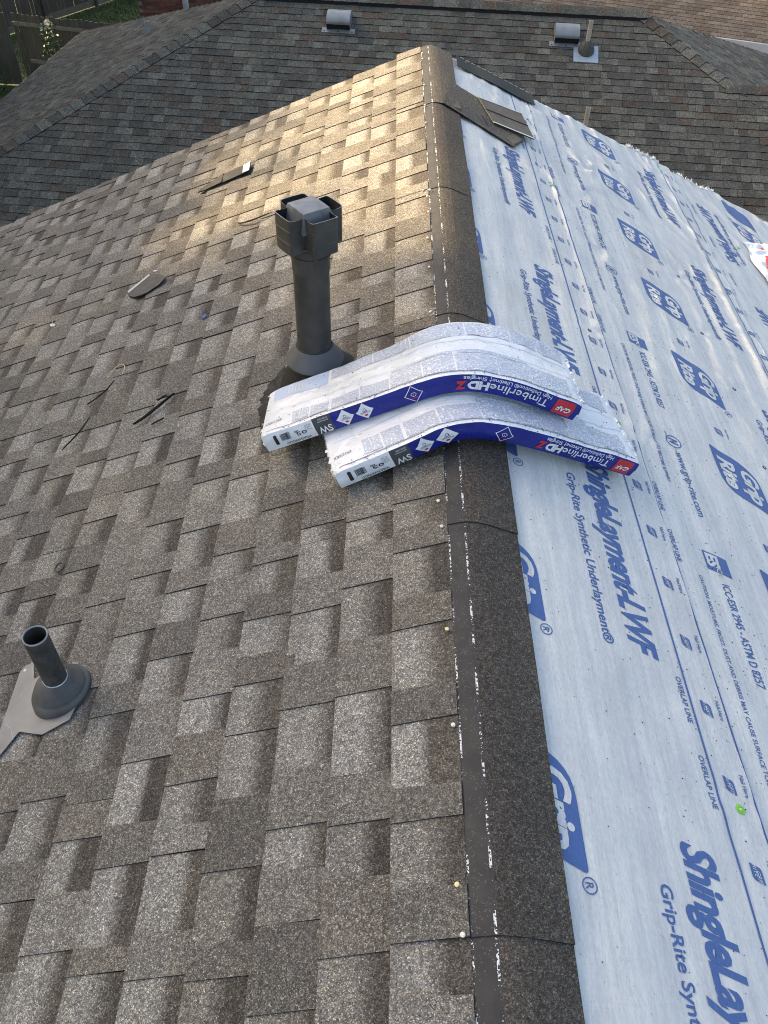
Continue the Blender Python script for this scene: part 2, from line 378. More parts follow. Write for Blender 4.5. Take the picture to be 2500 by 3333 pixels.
def shingle_mesh(mb, sg, rng, P, vs=VS, ext=1.0):
    """P(x, v, h) -> point. teeth stand proud of the cut-outs; the shade band of the cut-outs is granule colour"""
    TH = .0036
    tone = rng.uniform(.9, 1.1)
    wob = rng.uniform(0, 6.28)
    lift = lambda x: .0008*math.sin(x*5+wob)
    n = len(sg)
    for i, (x0, x1, tooth) in enumerate(sg):
        def ctone(c): return tuple(k*tone for k in c)
        if tooth:
            c0 = ctone(rng.choice(TOOTH)); b0 = -.005*rng.random(); b1 = .005*rng.random()
            hh = TH
        else:
            cl = ctone(rng.choice(CUTL)); cd = rng.choice(CUTD); b0 = b1 = 0; hh = 0
            onset = rng.uniform(.28, .66); full = min(.99, onset+rng.uniform(.16, .5)); cl2 = mix3(cl, rng.choice(TOOTH), rng.uniform(0, .5))
        def col(v):
            k = v/E
            if tooth: return mix3(c0, ctone(CUTD[1]), .18*max(0, k-.6)/.4)
            if k < onset: return mix3(cl2, cl, k/onset)
            return mix3(cl, cd, min(1, (k-onset)/(full-onset)))
        xm = [x0, .5*(x0+x1), x1]; vs0 = vs
        if not tooth: vs = sorted(set([0, onset*E*.5, onset*E, full*E, E, vs0[-1]]))
        for j in range(len(vs)-1):
            for q in range(2):
                pts = []; cc = []
                for (xx, v) in ((xm[q], vs[j]), (xm[q+1], vs[j]), (xm[q+1], vs[j+1]), (xm[q], vs[j+1])):
                    xo = xx+((b0 if xx == x0 else b1 if xx == x1 else 0)*(1-v/E) if 0 < i or xx != x0 else 0)
                    pts.append(P(xo, v, hbase(v)+hh+lift(xx))); cc.append(col(v))
                mb.face(pts, cc, 0)
        vs = vs0
        # butt edge
        for q in range(2):
            mb.face([P(xm[q], 0, hbase(0)-.0055), P(xm[q+1], 0, hbase(0)-.0055), P(xm[q+1], 0, hbase(0)+hh+lift(xm[q+1])), P(xm[q], 0, hbase(0)+hh+lift(xm[q]))], (1, 1, 1), 1)
        # side walls of a tooth (and of the shingle's ends)
        for xx, bb, end in ((x0, b0, i == 0), (x1, b1, i == n-1)):
            if not tooth and not end: continue
            for j in range(len(vs)-1):
                lo = .0 if not end else -.004
                xa = xx+(bb*(1-vs[j]/E) if not end else 0); xb = xx+(bb*(1-vs[j+1]/E) if not end else 0)
                q = [P(xa, vs[j], hbase(vs[j])+lo-.0005), P(xb, vs[j+1], hbase(vs[j+1])+lo-.0005), P(xb, vs[j+1], hbase(vs[j+1])+hh+lift(xx)), P(xa, vs[j], hbase(vs[j])+hh+lift(xx))]
                mb.face(q if xx == x0 else q[::-1], (1, 1, 1), 1)

S0 = 0.2
rng = random.Random(21)
MX = Matrix(((0, CA, -SA, 0), (-1, 0, 0, 0), (0, SA, CA, 0), (0, 0, 0, 1)))
NC = int((SEAVE-S0)/E)
for k in range(1, NC):
    sb = S0+E*k
    off = (k*.376+rng.uniform(-.03, .03)) % 1.0
    ua = URAKE+rng.uniform(-.006, .008); first = True
    u_min = .15 if sb < 1.6 else (1.0 if sb < 2.3 else 2.2)
    x = 0.0
    while ua-x > u_min-.3:
        ln = (.35+.65*off) if first else 1.0
        first = False
        mb = MB(); sg = segs(ln-.002, rng)
        dz = rng.uniform(-.0004, .0008)
        shingle_mesh(mb, sg, rng, lambda xx, v, h: (xx, v, h+dz))
        mm = MX.copy(); mm.translation = Lp(sb, ua-x)
        o = mb.build('shingle', [M['granule'], M['edge']]); o.matrix_world = mm
        o.parent = house; o.matrix_parent_inverse = Matrix.Translation((0, -2, -GROUND))
        x += ln

# ridge shingles, bent over the apex
CAPU = [5.476, 4.476, 3.476, 2.476, 1.476, .476]
HEAD = [(0.0875, 0.0736, 0.0615), (0.0759, 0.0667, 0.0587), (0.0992, 0.085, 0.071)]
for i, u0 in enumerate(CAPU):
    ua = u0 if i else URAKE+.03
    ln = (ua-CAPU[i+1]+.02) if i < 5 else 1.02
    mb = MB(); far = (i == 0)
    def hgt(x, v):
        k = x/ln; h = .004+.0030*k               # near end laps the next piece
        rightside = max(0, (v-.2)/.147)
        h += .007*max(0, min(1, (v-.17)/.08))
        if far: h += .012*rightside*k*k
        h += .0012*math.sin(x*9+i)*rightside
        return h
    def P(x, v, h): return ridge_pos(S0-v, ua-x, h-.0055*(1-min(1, v/E))*0+hgt(x, v))
    sg = segs(ln, rng)
    shingle_mesh(mb, sg, rng, P, VS[:-1]+[.150])
    nx = 24; hb = hbase(E)
    for a in range(nx):
        xa, xb = a*ln/nx, (a+1)*ln/nx
        vv = [.150, .158, .166, .174, .182, .190, .199, .212, .228, .248, .272, .30, .325, .347]
        for j in range(len(vv)-1):
            mt = 2 if vv[j] < .195 else 0
            c0 = HEAD[i % 3]; c1 = mix3(c0, (.085, .076, .066), max(0, min(1, (vv[j]-.2)/.12)))
            if far: c1 = mix3(c1, (.12, .11, .095), .5)  # far piece coloured lighter to stand in for sun on it
            q = [(xa, vv[j]), (xb, vv[j]), (xb, vv[j+1]), (xa, vv[j+1])]
            mb.face([P(x, v, hb-.0008) for x, v in q], c1, mt, q)
    # right edge and near end edge
    for a in range(nx):
        xa, xb = a*ln/nx, (a+1)*ln/nx
        mb.face([P(xb, .347, hb-.0045), P(xa, .347, hb-.0045), P(xa, .347, hb-.0008), P(xb, .347, hb-.0008)][::-1], (1, 1, 1), 1)
    vv = [.143]+[.150+.197*j/14 for j in range(15)]
    for xx in (0, ln):
        for j in range(len(vv)-1):
            mb.face([P(xx, vv[j], hb-.0055), P(xx, vv[j+1], hb-.0055), P(xx, vv[j+1], hb-.0008), P(xx, vv[j], hb-.0008)], (1, 1, 1), 1)
    HP(mb.build('ridge_shingle', [M['granule'], M['edge'], M['strip']]))

# nail heads along the ridge strip
NAILS = [(.06, .87), (.068, .545), (.062, .459), (.07, 1.544), (.064, 1.448), (.063, 1.119), (.073, 3.45), (.043, 3.433), (.055, 3.379), (.054, 3.234), (.063, 3.015), (.063, 2.787), (.066, 2.479), (.04, 5.263), (.04, 5.16), (.04, 4.729), (.043, 4.431), (.043, 4.192)]
for i, (s, u) in enumerate(NAILS):
    mb = MB(); mb.lathe([(.0048, -.003), (.0048, .0008), (.0034, .0013), (0, .0014)], 10)
    o = HP(mb.build('nail', M['nail_y'] if i % 4 == 1 else M['nail'], smooth=True, angle=40))
    k = ((URAKE+.03-u) % 1.0)
    pz = ridge_pos(s, u, .0175); o.matrix_basis = Matrix.Translation(pz) @ Matrix.Rotation(-A*.8, 4, 'Y')

# ------------------------------------------------------------------ underlayment sheets on the right slope
def smooth01(x): x = np.clip(x, 0, 1); return x*x*(3-2*x)
def seam1(u): return .722-.0125*u
def seam2(u): return 1.745+.008*(u-4.2)+.02*np.sin(u*1.3)
CAPS = {1: [(.663, .808), (.633, 2.174), (.655, 4.07), (.627, 2.735), (.602, 5.197), (.623, 4.911)], 2: [(1.665, 5.243), (1.345, 3.684), (1.325, 3.164), (1.367, 2.772), (1.326, 2.265), (1.693, 3.761), (1.703, 3.411)], 3: [(2.045, 4.528)], 4: []}
def wrinkle(s, u, k):
    s = np.asarray(s, float); u = np.asarray(u, float)
    far = smooth01((u-2.9)/1.8)
    ph = s*7.5+.55*vnoise(s*2, u*.9, k)+.25*vnoise(s*5, u*2.2, k+5)
    h = .0021*np.sin(2*np.pi*ph)*(.6+.6*vnoise(u*.7, s*1.2, k+9))
    h += .0035*vnoise(s*3.1, u*1.1, k+2)
    ca, sa = .86, .5
    a = s*ca+u*sa; b = -s*sa+u*ca
    amp = far*(1.0 if k != 1 else .55)+(.10 if k == 1 else .28)
    h += amp*.0052*(1-np.abs(vnoise(a*9+1.5*vnoise(a*3, b*2, k), b*2.6, k+3))**.7*1.6)
    h += amp*.0022*vnoise(a*19, b*7, k+4)
    edge = smooth01((u-5.05)/.3)
    h += edge*.004*np.sin(2*np.pi*(s*11+.6*vnoise(s*6, u*3, 1)))
    for (cs, cu) in CAPS[k]:
        rr = np.hypot(s-cs, u-cu); an = np.arctan2(u-cu, s-cs)
        h -= .0022*np.exp(-(rr/.035)**2); h += .0022*np.exp(-((rr-.06)/.05)**2)*np.sin(an*5+cs*31+cu*17)
    if k == 2:
        d = s-(seam2(u)-.078); f = smooth01((u-2.6)/.5)*smooth01((5.3-u)/.25)
        h += f*.0065*np.exp(-(d/.020)**2)
        # pulled puckers round a fastener by the web address
        for (cs, cu, am) in ((.86, 3.6, .006), (.9, 4.2, .007), (1.0, 4.6, .006), (.74, 2.15, .005)):
            rr = np.hypot((s-cs)*1.3, (u-cu)); an = np.arctan2(u-cu, s-cs)
            h += am*np.exp(-(rr/.16)**2)*np.sin(an*4+cs*20+rr*20)
    return h
BASE = {1: .0105, 2: .0070, 3: .0035, 4: .001}
def sheet_h(s, u, k):
    h = BASE[k]+wrinkle(s, u, k)*(.72)
    if k == 1:
        h = h+.0040*smooth01((s-(seam1(u)-.025))/.025)*(.55+.45*vnoise(u*2.7, u*0, 41)); f = smooth01((s-.15)/.12); return .0035+(np.maximum(h, BASE[k]-.0015)-.0035)*f
    if k == 1: h = h+.003*smooth01((s-.6)/.1)*0
    if k == 2: h = h+.0035*smooth01((s-(seam2(u)-.02))/.02)*(.5+.5*vnoise(u*3.1, u*0, 44))
    return np.maximum(h, BASE[k]-.0015)
def sheet_pos(s, u, k, extra=0.0):
    s = np.asarray(s, float); u = np.asarray(u, float); h = sheet_h(s, u, k)+extra
    x = s*CA; lower = TA*(np.sqrt(x*x+RC*RC)-x)
    return np.stack([s*CA+h*SA, u+0*s, -s*SA+h*CA-lower], -1)
def far_edge(s, k):
    s = np.asarray(s, float)
    e = URAKE-.004+.006*vnoise(s*14, s*0, k)+.004*vnoise(s*60, s*0, k+1)
    if k == 2: e = e-.13*smooth01((s-1.60)/.02)*smooth01((1.9-s)/.02)*0+.035*smooth01((s-1.35)/.12)*(.5+.5*vnoise(s*40, s*0, 7))
    if k == 3: e = e-.02+.05*vnoise(s*7, s*0, 9)
    return e
SH = {1: (lambda u: .03+0*u, seam1), 2: (lambda u: .60+0*u, seam2), 3: (lambda u: 1.66+0*u, lambda u: 2.86+0*u), 4: (lambda u: 2.76+0*u, lambda u: 4.3+0*u)}
SLAB = {1: ('white-blue printed underlayment sheet tucked under the ridge shingles', 55), 2: ('wrinkled printed underlayment sheet lapped under the one along the ridge', 90),
        3: ('printed underlayment sheet with upside-down lettering beyond the long fold', 80), 4: ('lowest underlayment strip along the eave below the other sheets', 20)}
sheets = {}
for k in (1, 2, 3, 4):
    ns = SLAB[k][1]; nu = 330 if k < 4 else 60
    a = np.linspace(0, 1, ns+1)[:, None]; b = np.linspace(0, 1, nu+1)[None, :]
    u_lo = -.6 if k == 1 else (.0 if k == 2 else 1.5)
    u = u_lo+(URAKE-u_lo)*b+0*a
    s = SH[k][0](u)*(1-a)+SH[k][1](u)*a
    s = s+(a**12)*.003*vnoise(u*9, u*0, k+20)
    fe = far_edge(s, k); u = u_lo+(fe-u_lo)*b
    P = sheet_pos(s, u, k)
    P[-1, :, :] += 0
    V = P.reshape(-1, 3); idx = np.arange((ns+1)*(nu+1)).reshape(ns+1, nu+1)
    F = np.stack([idx[:-1, :-1], idx[1:, :-1], idx[1:, 1:], idx[:-1, 1:]], -1).reshape(-1, 4)
    # thin turned-down edge at the lower lap and along the rake
    nrm = np.array([SA, 0, CA])
    lowe = P[-1, :, :]-nrm*.0028; b0 = len(V); V = np.vstack([V, lowe])
    F2 = np.stack([idx[-1, :-1], np.arange(nu)+b0, np.arange(nu)+b0+1, idx[-1, 1:]], -1)
    e2 = P[:, -1, :]-nrm*.004; b1 = len(V); V = np.vstack([V, e2])
    F3 = np.stack([idx[:-1, -1], idx[1:, -1], np.arange(ns)+b1+1, np.arange(ns)+b1], -1)
    F = np.vstack([F, F2, F3])
    me = bpy.data.meshes.new('underlayment_sheet'); me.from_pydata(V.tolist(), [], F.tolist()); me.materials.append(M['sheet'])
    me.polygons.foreach_set('use_smooth', [True]*len(me.polygons)); me.set_sharp_from_angle(angle=R(50)); me.update()
    o = link(bpy.data.objects.new('underlayment_sheet', me)); tag(o, SLAB[k][0], 'underlayment', 'underlayment sheets on the stripped slope'); sheets[k] = o

# --- lettering: text curves turned into flat meshes, cut fine enough to follow the folds
_tc = {}
def text_flat(body, shear=0.0, bold=0.0):
    key = (body, shear, bold)
    if key in _tc: return _tc[key]
    cu = bpy.data.curves.new('lettering', 'FONT'); cu.body = body; cu.size = 1.0; cu.shear = shear; cu.offset = bold; cu.space_character = .93 if bold > .02 else 1.0
    cu.resolution_u = 3; cu.fill_mode = 'FRONT'
    ob = bpy.data.objects.new('lettering', cu); COL.objects.link(ob)
    dg = bpy.context.evaluated_depsgraph_get(); me = bpy.data.meshes.new_from_object(ob.evaluated_get(dg))
    bpy.data.objects.remove(ob); bpy.data.curves.remove(cu)
    b = bmesh.new(); b.from_mesh(me); bmesh.ops.remove_doubles(b, verts=b.verts, dist=1e-5)
    v = np.array([p.co[:2] for p in b.verts]); v[:, 0] -= v[:, 0].min()
    b.verts.ensure_lookup_table()
    f = [[q.index for q in fa.verts] for fa in b.faces]
    b.free(); bpy.data.meshes.remove(me)
    _tc[key] = (v, f); return _tc[key]
CAPH = .71
def scaled(vf, length, cap, y0=0.0, x0=0.0):
    v, f = vf; v = v.copy(); v[:, 0] = v[:, 0]*(length/v[:, 0].max())+x0; v[:, 1] = v[:, 1]*(cap/CAPH)+y0
    return v, f
def poly(pts): return np.array(pts, float), [list(range(len(pts)))]
def rounded(pts, rads, n=6):
    out = []; N = len(pts)
    for i, p in enumerate(pts):
        r = rads[i]; p = np.array(p, float)
        if r <= 0: out.append(p); continue
        a = np.array(pts[i-1], float)-p; b = np.array(pts[(i+1) % N], float)-p
        a = p+a/np.linalg.norm(a)*r; b = p+b/np.linalg.norm(b)*r
        for k in range(n+1):
            q = k/n; out.append((1-q)**2*a+2*q*(1-q)*p+q*q*b)
    return poly(out)
def ring(cx, cy, r0, r1, n=28):
    v = [(cx+r*math.cos(i*2*math.pi/n), cy+r*math.sin(i*2*math.pi/n)) for r in (r0, r1) for i in range(n)]
    return np.array(v), [[i, n+i, n+(i+1) % n, (i+1) % n] for i in range(n)]
def disc(cx, cy, r, n=20): return poly([(cx+r*math.cos(i*2*math.pi/n), cy+r*math.sin(i*2*math.pi/n)) for i in range(n)])
def rect(x0, y0, x1, y1): return poly([(x0, y0), (x1, y0), (x1, y1), (x0, y1)])
def join(*vfs):
    V = []; F = []; n = 0
    for v, f in vfs: V.append(v); F += [[i+n for i in q] for q in f]; n += len(v)
    return np.vstack(V), F
_refc = {}
def refine(vf, step, key=None):
    if key is not None and (key, step) in _refc: return _refc[(key, step)]
    v, f = vf
    b = bmesh.new(); bv = [b.verts.new((x, y, 0)) for x, y in v]
    for q in f:
        try: b.faces.new([bv[i] for i in q])
        except ValueError: pass
    for ax in (0, 1):
        lo, hi = v[:, ax].min(), v[:, ax].max(); c = math.floor(lo/step)*step+step
        while c < hi:
            pl = [0, 0, 0]; pl[ax] = c; no = [0, 0, 0]; no[ax] = 1
            bmesh.ops.bisect_plane(b, geom=list(b.verts)+list(b.edges)+list(b.faces), plane_co=pl, plane_no=no, dist=1e-6)
            c += step
    bmesh.ops.triangulate(b, faces=[fa for fa in b.faces if len(fa.verts) > 4])
    b.verts.index_update()
    r = (np.array([q.co[:2] for q in b.verts]), [[q.index for q in fa.verts] for fa in b.faces]); b.free()
    if key is not None: _refc[(key, step)] = r
    return r
def print_on(name, vf, mapper, mat, parent):
    v, f = vf; P = mapper(v[:, 0], v[:, 1])
    me = bpy.data.meshes.new(name); me.from_pydata(P.tolist(), [], f); me.materials.append(mat)
    me.polygons.foreach_set('use_smooth', [True]*len(me.polygons)); me.update()
    o = bpy.data.objects.new(name, me); link(o, parent); return o

def on_sheet(k, s0, u0, flip=1, extra=.0011, slant=-.0145):
    def mp(X, Y):
        uu = u0-flip*X; ss = s0+flip*Y+slant*(uu-u0)
        return sheet_pos(ss, uu, k, extra)
    return mp
STEP = .02
T = {}
T['title'] = refine(scaled(text_flat('ShingleLayment-LWF', .30, .032), .73, .082), STEP)
T['sub'] = refine(scaled(text_flat('Grip-Rite Synthetic Underlayment\u00ae', .05, .016), .62, .029), STEP)
T['over'] = refine(scaled(text_flat('OVERLAP LINE', 0, .012), .130, .016), STEP)
T['icc'] = refine(scaled(text_flat('ICC-ESR 2945 - ASTM D 8257', .0, .014), .355, .028), STEP)
T['caution'] = refine(scaled(text_flat('CAUTION: MOISTURE, FROST, DUST AND DEBRIS MAY CAUSE SURFACE TO BECOME SLIPPERY', 0, .01), .80, .0145), STEP)
T['www'] = refine(scaled(text_flat('www.grip-rite.com', .0, .012), .315, .030), STEP)
LW, LH = .305, .195
T['logo'] = refine(rounded([(0, 0), (.225, 0), (LW, LH), (.075, LH)], [.012, .075, .012, .075]), STEP)
T['logo_let'] = refine(join(scaled(text_flat('Grip', .30, .035), .175, .068, .115, .088), scaled(text_flat('Rite', .30, .035), .165, .066, .022, .052)), STEP)
T['reg'] = refine(join(ring(0, 0, .014, .0165), scaled(text_flat('R', 0, .01), .013, .018, -.009, -.006)), STEP)
_nl = join(rounded([(0, 0), (.036, 0), (.046, .030), (.010, .030)], [.003, .008, .003, .008]))
T['nail_logo'] = refine(_nl, STEP)
T['nail_let'] = refine(join(scaled(text_flat('GRIP', .25, .0), .029, .0105, .0125, .0165), scaled(text_flat('RITE', .25, .0), .029, .0105, .0065, .0030)), STEP)
T['nail_txt'] = refine(scaled(text_flat('Nail Here', 0, .01), .056, .012, .012, 0), STEP)
T['es_logo'] = refine(poly([(0, 0), (.075, 0), (.09, .088), (.015, .088)]), STEP)
T['es_let'] = refine(join(scaled(text_flat('ES', .15, .045), .058, .042, .008, .008), scaled(text_flat('ICC', .15, .02), .04, .018, .033, .061)), STEP)
T['n_logo'] = refine(join(ring(0, 0, .028, .0325), scaled(text_flat('N', .25, .05), .032, .034, -.017, -.017), scaled(text_flat('NEMO|etc.', 0, .0), .05, .009, -.028, -.05), scaled(text_flat('CLASS A', 0, .0), .034, .007, -.006, .038)), STEP)
def LT(k, key, s, u, flip=1, extra=.0011, mat='ink', name='lettering', slant=-.0145):
    return print_on(name, T[key], on_sheet(k, s, u, flip, extra, slant), M[mat], sheets[k])
def logo(k, s, u, flip=1, slant=-.0145):
    o = LT(k, 'logo', s, u, flip, .0011, 'ink', 'logo_panel', slant); LT(k, 'logo_let', s, u, flip, .0019, 'sheet', 'lettering', slant).parent = o
    LT(k, 'reg', s+flip*(LH+.002), u-flip*(LW+.02), flip, .0011, 'ink', 'registered_mark', slant)
def nail_mark(k, s, u, flip=1):
    o = LT(k, 'nail_logo', s-.014*flip, u+.02*flip, flip, .0011, 'ink', 'logo_panel'); LT(k, 'nail_let', s-.014*flip, u+.02*flip, flip, .0018, 'sheet').parent = o
    LT(k, 'nail_txt', s+.026*flip, u+.03*flip, flip)
def strip_line(k, sfn, u0, u1, w=.0060):
    n = int(abs(u1-u0)/.02)+1; us = np.linspace(u0, u1, n+1)
    V = np.vstack([sheet_pos(sfn(us)-w/2, us, k, .0011), sheet_pos(sfn(us)+w/2, us, k, .0011)])
    F = [[i, n+1+i, n+2+i, i+1] for i in range(n)]
    me = bpy.data.meshes.new('overlap_line'); me.from_pydata(V.tolist(), [], F); me.materials.append(M['ink'])
    link(bpy.data.objects.new('overlap_line', me), sheets[k])
# sheet 1
sk = lambda u: -.0145*u
for i in range(-1, 5):
    LT(1, 'title', .457+sk(1.2*i+.70)-sk(.70), .70+1.2*i) if 1.2*i+.70 < 5.3 and 1.2*i+.7 > .2 else None
    us = .60+1.2*i
    if .2 < us < 5.2: LT(1, 'sub', .376+sk(us)-sk(.6), us)
    for uo in (1.138, .923):
        uu = uo+1.2*i
        if .3 < uu < 5.2: LT(1, 'over', .574+sk(uu)-sk(1.1), uu)
for i in range(0, 9):
    u0 = .895+.6*i
    if u0 < 5.3: logo(1, .010+sk(u0)-sk(.9), u0)
for i in range(0, 24):
    uu = .666+.2*i-.4
    if .2 < uu < 5.15: nail_mark(1, .655+sk(uu)-sk(.666)-.002, uu)
blue1 = lambda u: .618-.0145*u
strip_line(1, blue1, .2, 5.34)
# sheet 2
strip_line(2, lambda u: seam1(u)+.006+.002*np.sin(u*2.1), .2, 5.3, .0046)
for i in range(-1, 4):
    for uo in (1.917, 1.706):
        uu = uo+1.2*i
        if .8 < uu < 5.2: LT(2, 'over', seam1(uu)+.012, uu, slant=-.0125)
    ui = 2.865-1.2*(1-i)
    if .7 < ui < 5.3:
        o = LT(2, 'es_logo', .831, ui, 1, .0011, 'ink', 'logo_panel', 0); LT(2, 'es_let', .831, ui, 1, .0019, 'sheet', 'lettering', 0).parent = o
        LT(2, 'icc', .866, ui-.125, slant=0)
        LT(2, 'caution', .780, ui-.12, slant=0)
    un = 2.19-1.2*(1-i)
    if .9 < un < 5.3:
        LT(2, 'n_logo', .876, un, slant=0, name='logo_ring'); LT(2, 'www', .868, un-.055, slant=0)
for i in range(-1, 7):
    u0 = 5.27-.6*i
    if u0 > 5.35 or u0 < 1.2: continue
    logo(2, 1.058, u0, slant=0)
    nail_mark(2, 1.146, u0-.485) if u0-.485 > 1 else None
for i in range(0, 3):
    u0 = 5.10-1.2*i+.0
    LT(2, 'title', 1.487, u0, slant=0); LT(2, 'sub', 1.415, u0-.10, slant=0)
    for uo in (4.30, 4.09):
        LT(2, 'over', 1.640, uo-1.2*i, slant=0)
for i in range(0, 14):
    uu = 5.2-.2*i; nail_mark(2, 1.70, uu)
blue2 = lambda u: 1.668+.010*np.sin(u*2.2)
strip_line(2, blue2, 1.9, 5.33)
# sheet 3 (rolled out the other way round)
strip_line(3, lambda u: seam2(u)+.008, 2.5, 5.2, .0046)
for i in range(-1, 2):
    LT(3, 'title', 1.945, 4.25+1.2*i-.02, -1, slant=0) if 4.25+1.2*i+.72 < 5.33 else None
    LT(3, 'sub', 2.012, 4.29+1.2*i, -1, slant=0) if 4.29+1.2*i+.6 < 5.3 else None
for i in range(0, 3):
    u0 = 4.67+.6*(i-2)
    logo(3, 2.345, u0, -1, 0)
for i in range(3): LT(3, 'over', 1.80, 4.9-.42*i, 1, slant=0)
LT(3, 'logo', 2.37, 4.985, -1, .0011, 'ink', 'logo_panel', 0)

# cap nails
def cap_nail(k, s, u, col, r=.0125):
    mb = MB(); mb.lathe([(r, 0), (r*.98, .0012), (r*.45, .0022), (r*.30, .0012), (0, .0012)], 18)
    mb.lathe([(r*.26, .0012), (r*.22, .0024), (0, .0026)], 10, mat=1)
    o = mb.build('cap_nail', [M[col], M['nail']], sheets[k], smooth=True, angle=35)
    o.matrix_world = Matrix.Translation(Vector(sheet_pos(s, u, k, .0004).tolist())) @ Matrix.Rotation(A, 4, 'Y')
for s, u in ((.663, .808), (.633, 2.174), (.655, 4.07)): cap_nail(1, s, u, 'green')
cap_nail(3, 2.045, 4.528, 'green'); cap_nail(2, 1.665, 5.243, 'green')
for s, u in ((.627, 2.735), (.602, 5.197), (.623, 4.911)): cap_nail(1, s, u, 'bluecap', .0095)
for s, u in ((1.345, 3.684), (1.325, 3.164), (1.367, 2.772), (1.326, 2.265), (1.693, 3.761), (1.703, 3.411)): cap_nail(2, s, u, 'bluecap', .0095)
# frayed fibres at the torn rake edge of sheet 2
mb = MB(); rg = random.Random(5)
for i in range(420):
    k = rg.random(); s = 1.42+k*.27+.0*i if rg.random() < .7 else 1.80+rg.random()*.35
    kk = 2 if s < 1.75 else 3
    u0 = float(far_edge(s, kk))-.006; p = Vector(sheet_pos(s, u0, kk, .001).tolist())
    ln = rg.uniform(.012, .035); d = Vector((rg.uniform(-.6, .6), 1, rg.uniform(-.2, .75))).normalized()
    sd = Vector((1, rg.uniform(-.4, .4), rg.uniform(-.5, .3))).normalized()*rg.uniform(.002, .006)
    mb.face([p-sd, p+sd, p+sd*.6+d*ln*.6, p+d*ln])
mb.build('frayed_edge', M['frayed'], sheets[2])['kind'] = 'stuff'

# ------------------------------------------------------------------ starter strip and scraps by the rake
def slab_on(fn, pts, h0, th, mats, name, topcol=(1, 1, 1), parent=None, hfun=None, sub=0):
    """flat piece of sheet material with thickness following fn(s,u,h)"""
    mb = MB(); n = len(pts); hf = hfun or (lambda s, u: 0)
    top = [fn(s, u, h0+th+hf(s, u)) for s, u in pts]; bot = [fn(s, u, h0+hf(s, u)) for s, u in pts]
    mb.face(top, topcol, 0); mb.face(bot[::-1], topcol, 0)
    for i in range(n): mb.face([bot[i], bot[(i+1) % n], top[(i+1) % n], top[i]], (1, 1, 1), 1)
    return mb.build(name, mats, parent)
mb = MB()
for i in range(16):
    s0, s1 = .17+.535*i/16, .17+.535*(i+1)/16
    q = [(s0, 5.20), (s1, 5.203), (s1, 5.385), (s0, 5.39)]
    hh = lambda s: .023+.002*math.sin(s*18)
    mb.face([Rp(s, u, hh(s)) for s, u in q]); mb.face([Rp(s0, 5.20, hh(s0)-.004), Rp(s1, 5.203, hh(s1)-.004), Rp(s1, 5.203, hh(s1)), Rp(s0, 5.20, hh(s0))])
    mb.face([Rp(s1, 5.385, hh(s1)-.012), Rp(s0, 5.39, hh(s0)-.012), Rp(s0, 5.39, hh(s0)), Rp(s1, 5.385, hh(s1))])
st = mb.build('starter_strip', M['starter'], smooth=True, angle=40); tag(st, 'dark green-black starter strip along the far rake edge', 'starter strip')
for i in range(13):
    m2 = MB(); s = .20+i*.038; m2.box(s, s+.024, 5.372, 5.377, .0255, .0262, lambda a, b, c: Rp(a, b, c+.001*math.sin(a*18)))
    m2.build('adhesive_dash', M['tape'], st)
m2 = MB(); m2.lathe([(.0035, 0), (.003, .0015), (0, .0015)], 10); o = m2.build('nail', M['nail'], st); o.matrix_world = Matrix.Translation(Rp(.235, 5.33, .0262)) @ Matrix.Rotation(A, 4, 'Y')

sa = slab_on(Rp, [(.10, 4.86), (.17, 4.824), (.297, 4.789), (.536, 4.48), (.455, 4.305), (.18, 4.40), (.045, 4.44)], .020, .0045, [M['granule'], M['edge']], 'shingle_scrap', (.115, .104, .09))
tag(sa, 'granule-faced shingle scrap poking out from under the lifted ridge shingle', 'shingle scrap')
m2 = slab_on(Rp, [(.30, 4.425), (.315, 4.425), (.285, 4.545), (.27, 4.545)], .0246, .001, [M['edge'], M['edge']], 'shadow_band'); m2.parent = sa; m2.name = 'slot'  # dark notch line across the scrap
m2 = slab_on(Rp, [(.41, 4.375), (.455, 4.325), (.52, 4.46), (.475, 4.50)], .0246, .002, [M['granule'], M['edge']], 'tab', (.15, .135, .115), sa)
sbp = slab_on(Rp, [(.271, 4.784), (.551, 4.844), (.593, 4.51), (.344, 4.482)], .0285, .005, [M['felt'], M['edge']], 'shingle_scrap', hfun=lambda s, u: .010*max(0, (s-.27)/.3))
tag(sbp, 'dark brown shingle offcut lying back side up on the granule-faced scrap', 'shingle scrap')
hf2 = lambda s, u: .010*max(0, (s-.27)/.3)+.0052
m2 = slab_on(Rp, [(.304, 4.64), (.572, 4.68), (.5735, 4.668), (.3055, 4.628)], .0285, .0012, [M['felt_dark'], M['edge']], 'seam', parent=sbp, hfun=hf2)
m2 = slab_on(Rp, [(.343, 4.494), (.590, 4.524), (.593, 4.51), (.345, 4.482)], .0285, .0012, [M['tape'], M['tape']], 'release_tape', parent=sbp, hfun=hf2)
m2 = slab_on(Rp, [(.275, 4.783), (.551, 4.842), (.553, 4.832), (.276, 4.773)], .0285, .0010, [M['tape'], M['tape']], 'release_tape', parent=sbp, hfun=hf2)

